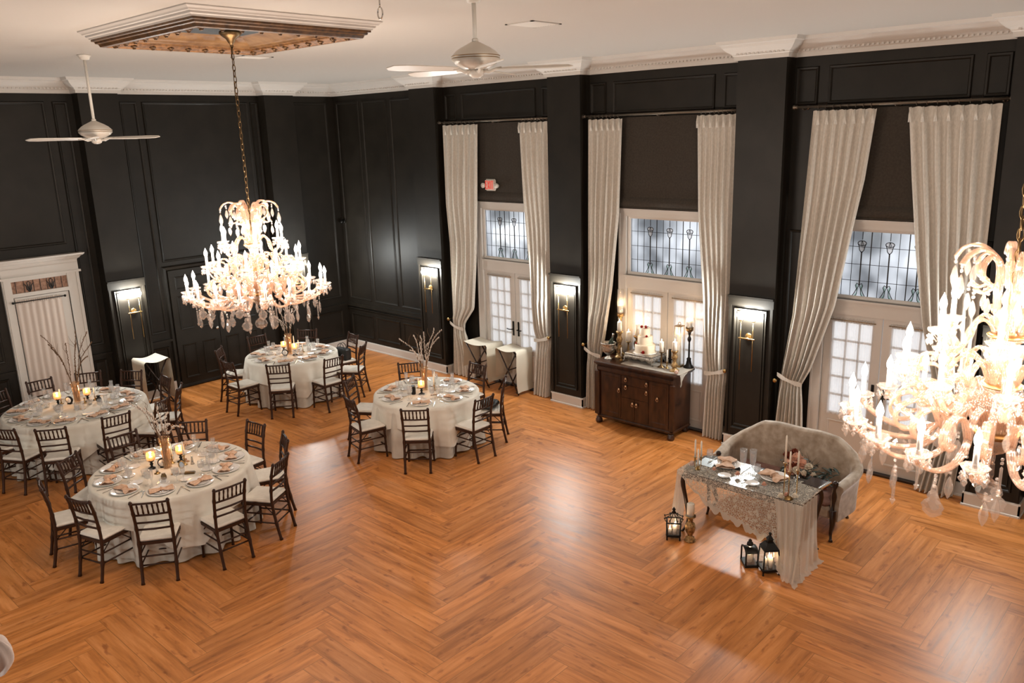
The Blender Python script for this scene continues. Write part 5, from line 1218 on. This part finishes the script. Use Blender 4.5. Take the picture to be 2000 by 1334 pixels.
# place settings on the small table
Z2 = TZ+.012
def setting(key, mk, x, y, rz=0, z=Z2, **kw): return place(key, mk, (x, y, z), rz, **kw)
for y, w in ((4.10, 'farther'), (3.54, 'nearer')):
    setting('plate', mk_plate, 7.87, y, label='white charger plate, %s setting of the small lace table' % w, cat='plate', group='white charger plates')
    n = setting('napkin', mk_napkin, 7.86, y, .4 if y > 4 else 1.2, label='peach napkin on the plate, %s setting of the small lace table' % w, cat='napkin', group='peach napkins')
    n.scale = (1.15, 1.5, 1.2)
    o = mk_bread() if False else place('bread', mk_bread, (7.585, 3.98 if y > 4 else 3.655, Z2), 0, label='small white bread plate at the lace edge, %s of two' % w, cat='plate', group='bread plates')
    setting('fork', mk_fork, 7.90, y+.2, pi, label='silver fork, %s setting of the small lace table' % w, cat='fork', group='silver forks')
    setting('knife', mk_knife, 7.92, y-.2, pi, label='silver knife, %s setting of the small lace table' % w, cat='knife', group='silver knives')
e1 = mk_flute(); tag(e1, label='tall champagne flute, left of the pair on the small lace table', cat='glass', group='toasting flutes'); e1.location = (7.63, 3.79, Z2); e1.scale = (1.4,1.4,1.65)
dup(e1, None, (7.67, 3.70, Z2), 0, label='tall champagne flute, right of the pair on the small lace table', cat='glass', group='toasting flutes')
g1 = setting('goblet', mk_goblet, 7.78, 4.27, label='water goblet at the far corner of the small lace table', cat='glass', group='stemmed water glasses')
g1 = setting('goblet', mk_goblet, 7.72, 3.67, label='water goblet beside the toasting flutes on the small lace table', cat='glass', group='stemmed water glasses')
mp = MB().rbox(-.01,.10,-.045,.045,.0,.004,.001).build('mirror_coaster', M_MIRR, None, label='small mirrored rectangle under the toasting flutes', cat='coaster'); mp.location = (7.66, 3.75, TZ+.006)
mp = MB().rbox(-.12,.10,-.10,.10,.0,.004,.001).build('mirror_coaster', M_MIRR, None, label='mirrored rectangle under the far corner goblet', cat='coaster'); mp.location = (7.83, 4.31, TZ+.003)
for k, (x, y, m, r, nm) in enumerate(((7.63,4.13,M_PEACH,.026,'peach rose head near the farther plate'), (7.67,3.87,M_PEACH,.03,'peach rose head between the two bread plates'), (7.60,3.53,M_PEACH,.028,'peach rose head beside the nearer bread plate'), (7.60,4.39,M_PINK,.038,'pale rose head left of the three low candles'), (7.44,3.27,M_CREAMF,.035,'cream rose head left at the tall brass candelabra foot'), (7.52,3.16,M_CREAMF,.036,'cream rose head right at the tall brass candelabra foot'), (7.50,3.24,M_PEACH,.028,'peach rose head behind the tall brass candelabra foot'))):
    e = empty('rose_head', (x, y, TZ+.03), k, label=nm, cat='flower', group='loose rose heads on the lace'); bloom(MB(), (0,0,0), r*1.1, seed=k+20).build('petals', m, e)
# three-candle holders
def trio(x, y, rows, label, base_r=.045):
    e = empty('candelabra', (x, y, TZ+.006), label=label, cat='candelabra')
    MB().lathe([(base_r,0),(base_r*1.05,.006),(base_r*.6,.02),(.015,.03),(0,.032)], 16).build('base', M_BRASS, e)
    for dx, dy, hh, hc in rows:
        b = MB(); b.tube([(0,0,.012), (dx,dy,.02), (dx,dy,hh)], .0055, 6); b.lathe([(.006,hh-.05),(.012,hh-.03),(.006,hh-.02),(.018,hh-.006),(.02,hh),(0,hh)], 10, c=(dx,dy,0)); S_ = b.build('stem', M_BRASS, e)
        MB().lathe([(.0115,hh-.003),(.0095,hh+hc),(.002,hh+hc+.02)], 8, c=(dx,dy,0)).build('taper_candle', M_WAX, S_)
trio(7.57, 4.30, [(.0,.035,.14,.19),(.07,-.0,.13,.17),(-.03,-.02,.06,.18)], 'three low brass candlesticks with ivory tapers at the left end of the lace table', .03)
trio(7.49, 3.21, [(-.01,.05,.38,.28),(-.01,0,.30,.20),(.07,-.05,.30,.19)], 'tall brass candelabra with three ivory tapers at the near end of the lace table')
bk = empty('silver_tray', (8.02, 3.16, TZ+.004), -.1, label='silver-edged dark tray at the right end of the small lace table', cat='tray')
MB().rbox(-.10,.12,-.12,.10,0,.008,.002).build('tray_base', bsdf('tray_dark', (.03,.02,.02), .1), bk); MB().box(-.10,.12,-.125,-.105,.0,.016).box(-.10,.12,-.095,-.085,.006,.014).build('silver_rim', M_SILV, bk)
bow = MB()
for s in (1,-1): bow.tube([(0,0,.01), (.03*s,.02,.03), (.06*s,.01,.02), (.03*s,-.01,.012), (0,0,.01)], .006, 6)
o = bow.build('ribbon_bow', M_SILV, None, label='small silvery bow beside the nearer plate', cat='bow'); o.location = (7.98, 3.34, TZ+.012)

# ------------------------------------------------------------------ velvet settee
M_VELVET = vary(bsdf('champagne_velvet', (.36,.28,.21), .85, Sheen_Weight=.5, Sheen_Roughness=.4), (.26,.19,.13), (.46,.37,.29), 11, 5, bump=.15, bscale=30, lo=.3, hi=.7)
M_VELVR = vary(bsdf('dusty_rose_velvet', (.22,.12,.10), .85), (.17,.09,.075), (.27,.155,.13), 10, bump=.1)
se = empty('settee', (8.65, 3.76, 0), label='champagne velvet camelback settee with dark curved legs', cat='settee')
# local x: - front, + back ; y +-.74
def path(s):       # s 0..1 around the back, returns (x,y, nx, ny)
    P = [(-.30,.70),(-.12,.72),(.08,.735),(.20,.70),(.27,.60),(.285,.40),(.29,.0),(.285,-.40),(.27,-.60),(.20,-.70),(.08,-.735),(-.12,-.72),(-.30,-.70)]
    n = len(P)-1; i = min(int(s*n), n-1); f = s*n-i
    p0 = Vector(P[max(i-1,0)]); p1 = Vector(P[i]); p2 = Vector(P[i+1]); p3 = Vector(P[min(i+2,n)])
    return .5*((2*p1)+(p2-p0)*f+(2*p0-5*p1+4*p2-p3)*f*f+(3*p1-p0-3*p2+p3)*f**3)
def topz(s):
    return interp([(0,.64),(.08,.66),(.17,.69),(.25,.74),(.33,.83),(.40,.94),(.45,.965),(.5,.955),(.55,.965),(.60,.94),(.67,.83),(.75,.74),(.83,.69),(.92,.66),(1,.64)], s)
def shell(u, v):
    s = u; p = path(s); q = path(min(1, s+.01))-path(max(0, s-.01)); q.normalize(); nn = Vector((q.y, -q.x))   # outward
    if nn.dot(Vector(p)) < 0: nn = -nn
    zt = topz(s); a = v*2*pi
    # closed section: outer bottom -> outer top -> rolled top -> inner
    sec = [(.045,.22),(.05,.45),(.06,zt-.10),(.085,zt-.045),(.075,zt-.01),(.04,zt+.005),(0,zt),(-.035,zt-.025),(-.045,zt-.08),(-.05,.45),(-.045,.22)]
    k = v*(len(sec)-1); i = min(int(k), len(sec)-2); f = k-i; o = lerp(sec[i][0], sec[i+1][0], f); z = lerp(sec[i][1], sec[i+1][1], f)
    lean = (.07*(z-.4)) if z > .4 else 0
    return (p.x+nn.x*(o+lean*.9), p.y+nn.y*(o+lean*.3), z)
b = MB(); b.grid(shell, 72, 30)
for u in (0, 1):
    ring = [shell(u, k/30) for k in range(31)]; b.add(ring, [tuple(range(31)) if u == 1 else tuple(range(30,-1,-1))])
b.build('upholstered_back', M_VELVET, se)
MB().rbox(-.31,.24,-.66,.66,.22,.36,.03).build('seat_rail', M_VELVET, se)
def cush(u, v): return None
MB().rbox(-.335,.22,-.655,.655,.355,.47,.045).build('seat_cushion', M_VELVR, se, label='dusty rose seat cushion')
for s in (1,-1):
    P = smoothpts([(-.30, s*.70, .665), (-.335, s*.70, .60), (-.315, s*.695, .48), (-.335, s*.69, .34), (-.36, s*.70, .24)], 5)
    MB().tube(P, [.022+.006*sin(i*.9) for i in range(len(P))], 8).ball((-.315, s*.70, .665), .032, 10, 7).build('arm_front', M_DKWOOD, se, label='carved dark wood arm front')
    P = smoothpts([(-.345, s*.70, .36), (-.37, s*.715, .27), (-.36, s*.71, .18), (-.335, s*.69, .09), (-.35, s*.70, .03), (-.385, s*.715, .012)], 5)
    n = len(P); MB().tube(P, [lerp(.042, .015, min(1, i/(n*.7)))+(.008 if i > n-4 else 0) for i in range(n)], 8).ball((-.36, s*.715, .26), .046, 10, 7, sq=(.8,.8,1)).build('leg', M_DKWOOD, se)
    P = smoothpts([(.22, s*.60, .30), (.25, s*.61, .15), (.31, s*.63, .0)], 4); MB().tube(P, .02, 8).build('rear_leg', M_DKWOOD, se)
# bouquet on the settee
bq = Vector((8.60, 3.50, .60)); cols = dict(peach=M_PEACH, cream=M_CREAMF, rust=M_RUST)
e = empty('bouquet_greenery', bq, label='dark green leaves of the bouquet lying on the settee', cat='greenery', kind='stuff')
b = MB(); rr = random.Random(5)
for k in range(150):
    a = rr.uniform(0, 6.28); t_ = rr.uniform(-1, 1); p = Vector((rr.uniform(-.11,.11), lerp(-.28,.26,rr.random()), rr.uniform(-.12,.12))); d = Vector((cos(a), sin(a)*1.3, rr.uniform(-.5,.7))); leaf(b, p, d, rr.uniform(.05,.12), rr.uniform(.02,.04), .3)
for k in range(24):
    p = Vector((rr.uniform(-.08,.1), rr.uniform(-.1,.25), .05)); q = p+Vector((rr.uniform(-.12,.12), rr.uniform(-.1,.2), rr.uniform(.08,.2))); b.tube([p, p.lerp(q,.5)+Vector((.01,0,.01)), q], [.003,.002,.001], 4)
b.build('leaves', M_LEAF, e)
for k, (dx, dy, dz, r, c) in enumerate(((-.03,.10,.14,.055,'peach'), (-.06,.02,.10,.052,'peach'), (-.08,-.06,.09,.042,'cream'), (.02,.16,.18,.042,'rust'), (-.04,.22,.15,.04,'rust'), (-.10,.16,.00,.055,'peach'), (-.12,.08,.02,.048,'cream'), (-.07,.12,.06,.035,'rust'), (-.13,-.02,.02,.034,'cream'), (-.16,-.20,-.08,.052,'peach'), (-.13,-.26,-.09,.032,'rust'), (-.03,.19,.06,.045,'peach'), (-.06,-.11,.0,.03,'cream'))):
    nmk = ('highest peach rose', 'central peach rose', 'small cream rose on the right', 'rust bloom at the top', 'rust bloom at the upper left', 'large peach rose at the lower left', 'cream rose in the lower middle', 'rust bloom among the peach roses', 'cream bud at the lower right', 'peach rose fallen toward the table', 'rust bloom at the very end', 'peach rose at the back left', 'cream bud low on the right')[k]
    e = empty('bouquet_flower', bq+Vector((dx,dy,dz)), k*.7, label=nmk+' in the settee bouquet', cat='flower', group='flowers of the settee bouquet'); e.rotation_euler = (0, -.6, k*.3)
    bloom(MB(), (0,0,0), r*1.35, seed=40+k).build('petals', cols[c], e)

# ------------------------------------------------------------------ lanterns and floor candlestick
def lantern(x, y, rz, w, h, kind, label):
    e = empty('lantern', (x, y, 0), rz, label=label, cat='lantern'); b = MB(); hw = w/2
    if kind == 'arch':
        d = hw*.72
        for sy in (1,-1):
            P = [(-hw, sy*d, .02), (-hw, sy*d, h*.52)] + [(-hw*cos(t), sy*d, h*.52+h*.14*sin(t)) for t in [pi*k/10 for k in range(1,10)]] + [(hw, sy*d, h*.52), (hw, sy*d, .02)]
            b.tube(P, .009, 6)
        b.rbox(-hw-.01,hw+.01,-d-.01,d+.01,0,.03,.004)
        def arch(u, v): t = pi*u; return (-hw*cos(t), lerp(-d, d, v), h*.52+h*.14*sin(t))
        b.grid(arch, 10, 1)
        b.lathe([(.012,h*.66),(.02,h*.70),(.035,h*.74),(.03,h*.82),(.015,h*.86),(.02,h*.9),(0,h*.96)], 10, M=T()).build('lantern_frame', M_IRON, e)
        g = MB(); g.box(-hw,hw,-d,-d+.002,.03,h*.55).box(-hw,-hw+.002,-d,d,.03,h*.5).box(hw-.002,hw,-d,d,.03,h*.5); g.build('glass_panes', M_GLASS, e)
        C = [(0,0,.5*h)]; cr = .032
    else:
        hb = h*(.56 if kind == 'crown' else .60); tp = hw*(1.0 if kind == 'crown' else .80)
        for sx in (1,-1):
            for sy in (1,-1):
                b.tube([(sx*hw*.92, sy*hw*.92, 0), (sx*hw*.92, sy*hw*.92, .05), (sx*tp, sy*tp, hb)], .009, 6)
        b.rbox(-hw,hw,-hw,hw,.035,.06,.004)
        for z in (.06, hb):
            k = hw if z < .1 else tp
            for s in (1,-1): b.tube([(-k,s*k,z),(k,s*k,z)], .008, 6); b.tube([(s*k,-k,z),(s*k,k,z)], .008, 6)
        if kind == 'crown':
            for k in range(8):
                a = pi/4*k+.39; b.tube([(tp*1.2*cos(a), tp*1.2*sin(a), hb), (tp*1.45*cos(a), tp*1.45*sin(a), hb+.035), (tp*1.1*cos(a), tp*1.1*sin(a), hb+.05), (tp*.6*cos(a), tp*.6*sin(a), hb+.07), (0,0,hb+.11)], .005, 5)
                b.ball((tp*1.42*cos(a), tp*1.42*sin(a), hb+.04), .010, 6, 4)
            b.lathe([(0,hb+.08),(.03,hb+.095),(.012,hb+.12),(.022,hb+.135),(.008,hb+.155),(0,hb+.17)], 8)
        else:
            b.lathe([(tp*1.5,hb),(tp*1.5,hb+.012),(tp*.75,hb+.07),(tp*.5,hb+.075),(tp*.5,hb+.10),(tp*.6,hb+.105),(tp*.2,hb+.14),(.012,hb+.15),(.02,hb+.165),(0,hb+.18)], 4, M=T(rz=pi/4), smooth=False)
            for sx in (1,-1):
                for sy in (1,-1): b.ball((sx*hw*.92, sy*hw*.92, .006), .012, 6, 4)
        b.build('lantern_frame', M_IRON, e)
        g = MB(); k0, k1 = hw*.95, tp*.97
        for q in range(4): g.add([(-k0,-k0,.06),(k0,-k0,.06),(k1,-k1,hb),(-k1,-k1,hb)], [(0,1,2,3)], M=T(rz=q*pi/2))
        g.build('glass_panes', M_GLASS, e)
        C = [(-.03,-.01,.36*h+.03), (.03,-.02,.33*h+.03), (.0,.04,.30*h)] if kind == 'crown' else [(-.032,-.01,.40*h), (.03,-.015,.38*h), (0,.04,.34*h)]; cr = .019
    for cx_, cy2, top in C:
        MB().lathe([(cr,.03 if kind == 'arch' else .06),(cr,top),(0,top-.003)], 10, c=(cx_,cy2,0)).build('candle', M_WAX, e)
        f = mk_flame(top, .8); o = f.build('flame', M_FLAME, e); o.location = (cx_, cy2, 0)
    light_candle(C[0][2]+.04, e, (C[0][0], C[0][1], 0), .35)
lantern(7.29, 4.42, .55, .15, .37, 'crown', 'small black iron lantern with a crown top at the left end of the lace table')
lantern(7.30, 3.51, .75, .17, .30, 'arch', 'low arched black lantern with one pillar candle on the floor')
lantern(7.28, 3.29, .80, .18, .44, 'hood', 'tallest black hooded lantern on the floor before the lace')
e = empty('floor_candlestick', (7.34, 4.24, 0), label='gold turned floor candlestick with thick white candle beside the crown lantern', cat='candlestick')
MB().lathe([(.062,0),(.064,.012),(.045,.03),(.05,.045),(.025,.06),(.03,.08),(.05,.12),(.058,.17),(.05,.21),(.022,.235),(.03,.25),(.022,.265),(.055,.29),(.06,.305),(0,.30)], 18, scal=.03, ns=9).build('stick', M_GOLD, e)
MB().lathe([(.041,.30),(.041,.445),(.036,.45),(0,.44)], 16).build('pillar_candle', M_WAX, e)
# pale ruffled bow on a tall stand at the lower left edge
e = empty('ruffled_bow_stand', (.425, 2.372, 0), label='white ruffled fabric bow cut off at the lower left edge', cat='decoration')
def ruf(u, v):
    a = 2*pi*u; t_ = pi*v; r = .048*sin(t_)*(1+.16*sin(6*a)+.08*sin(11*a+4*v)); return (.020+r*cos(a), -.022+r*sin(a), 3.13-.056*cos(t_)*(1+.1*sin(5*a)))
MB().grid(ruf, 70, 16, closed=True).build('ruffled_fabric', cloth_thin('white_organza', (.80,.70,.66), .2, 0), e)
MB().tube([(0,0,0), (0,0,3.10)], .008, 8).lathe([(.14,0),(.14,.02),(.02,.04)], 20).build('stand_pole', M_IRON, e)
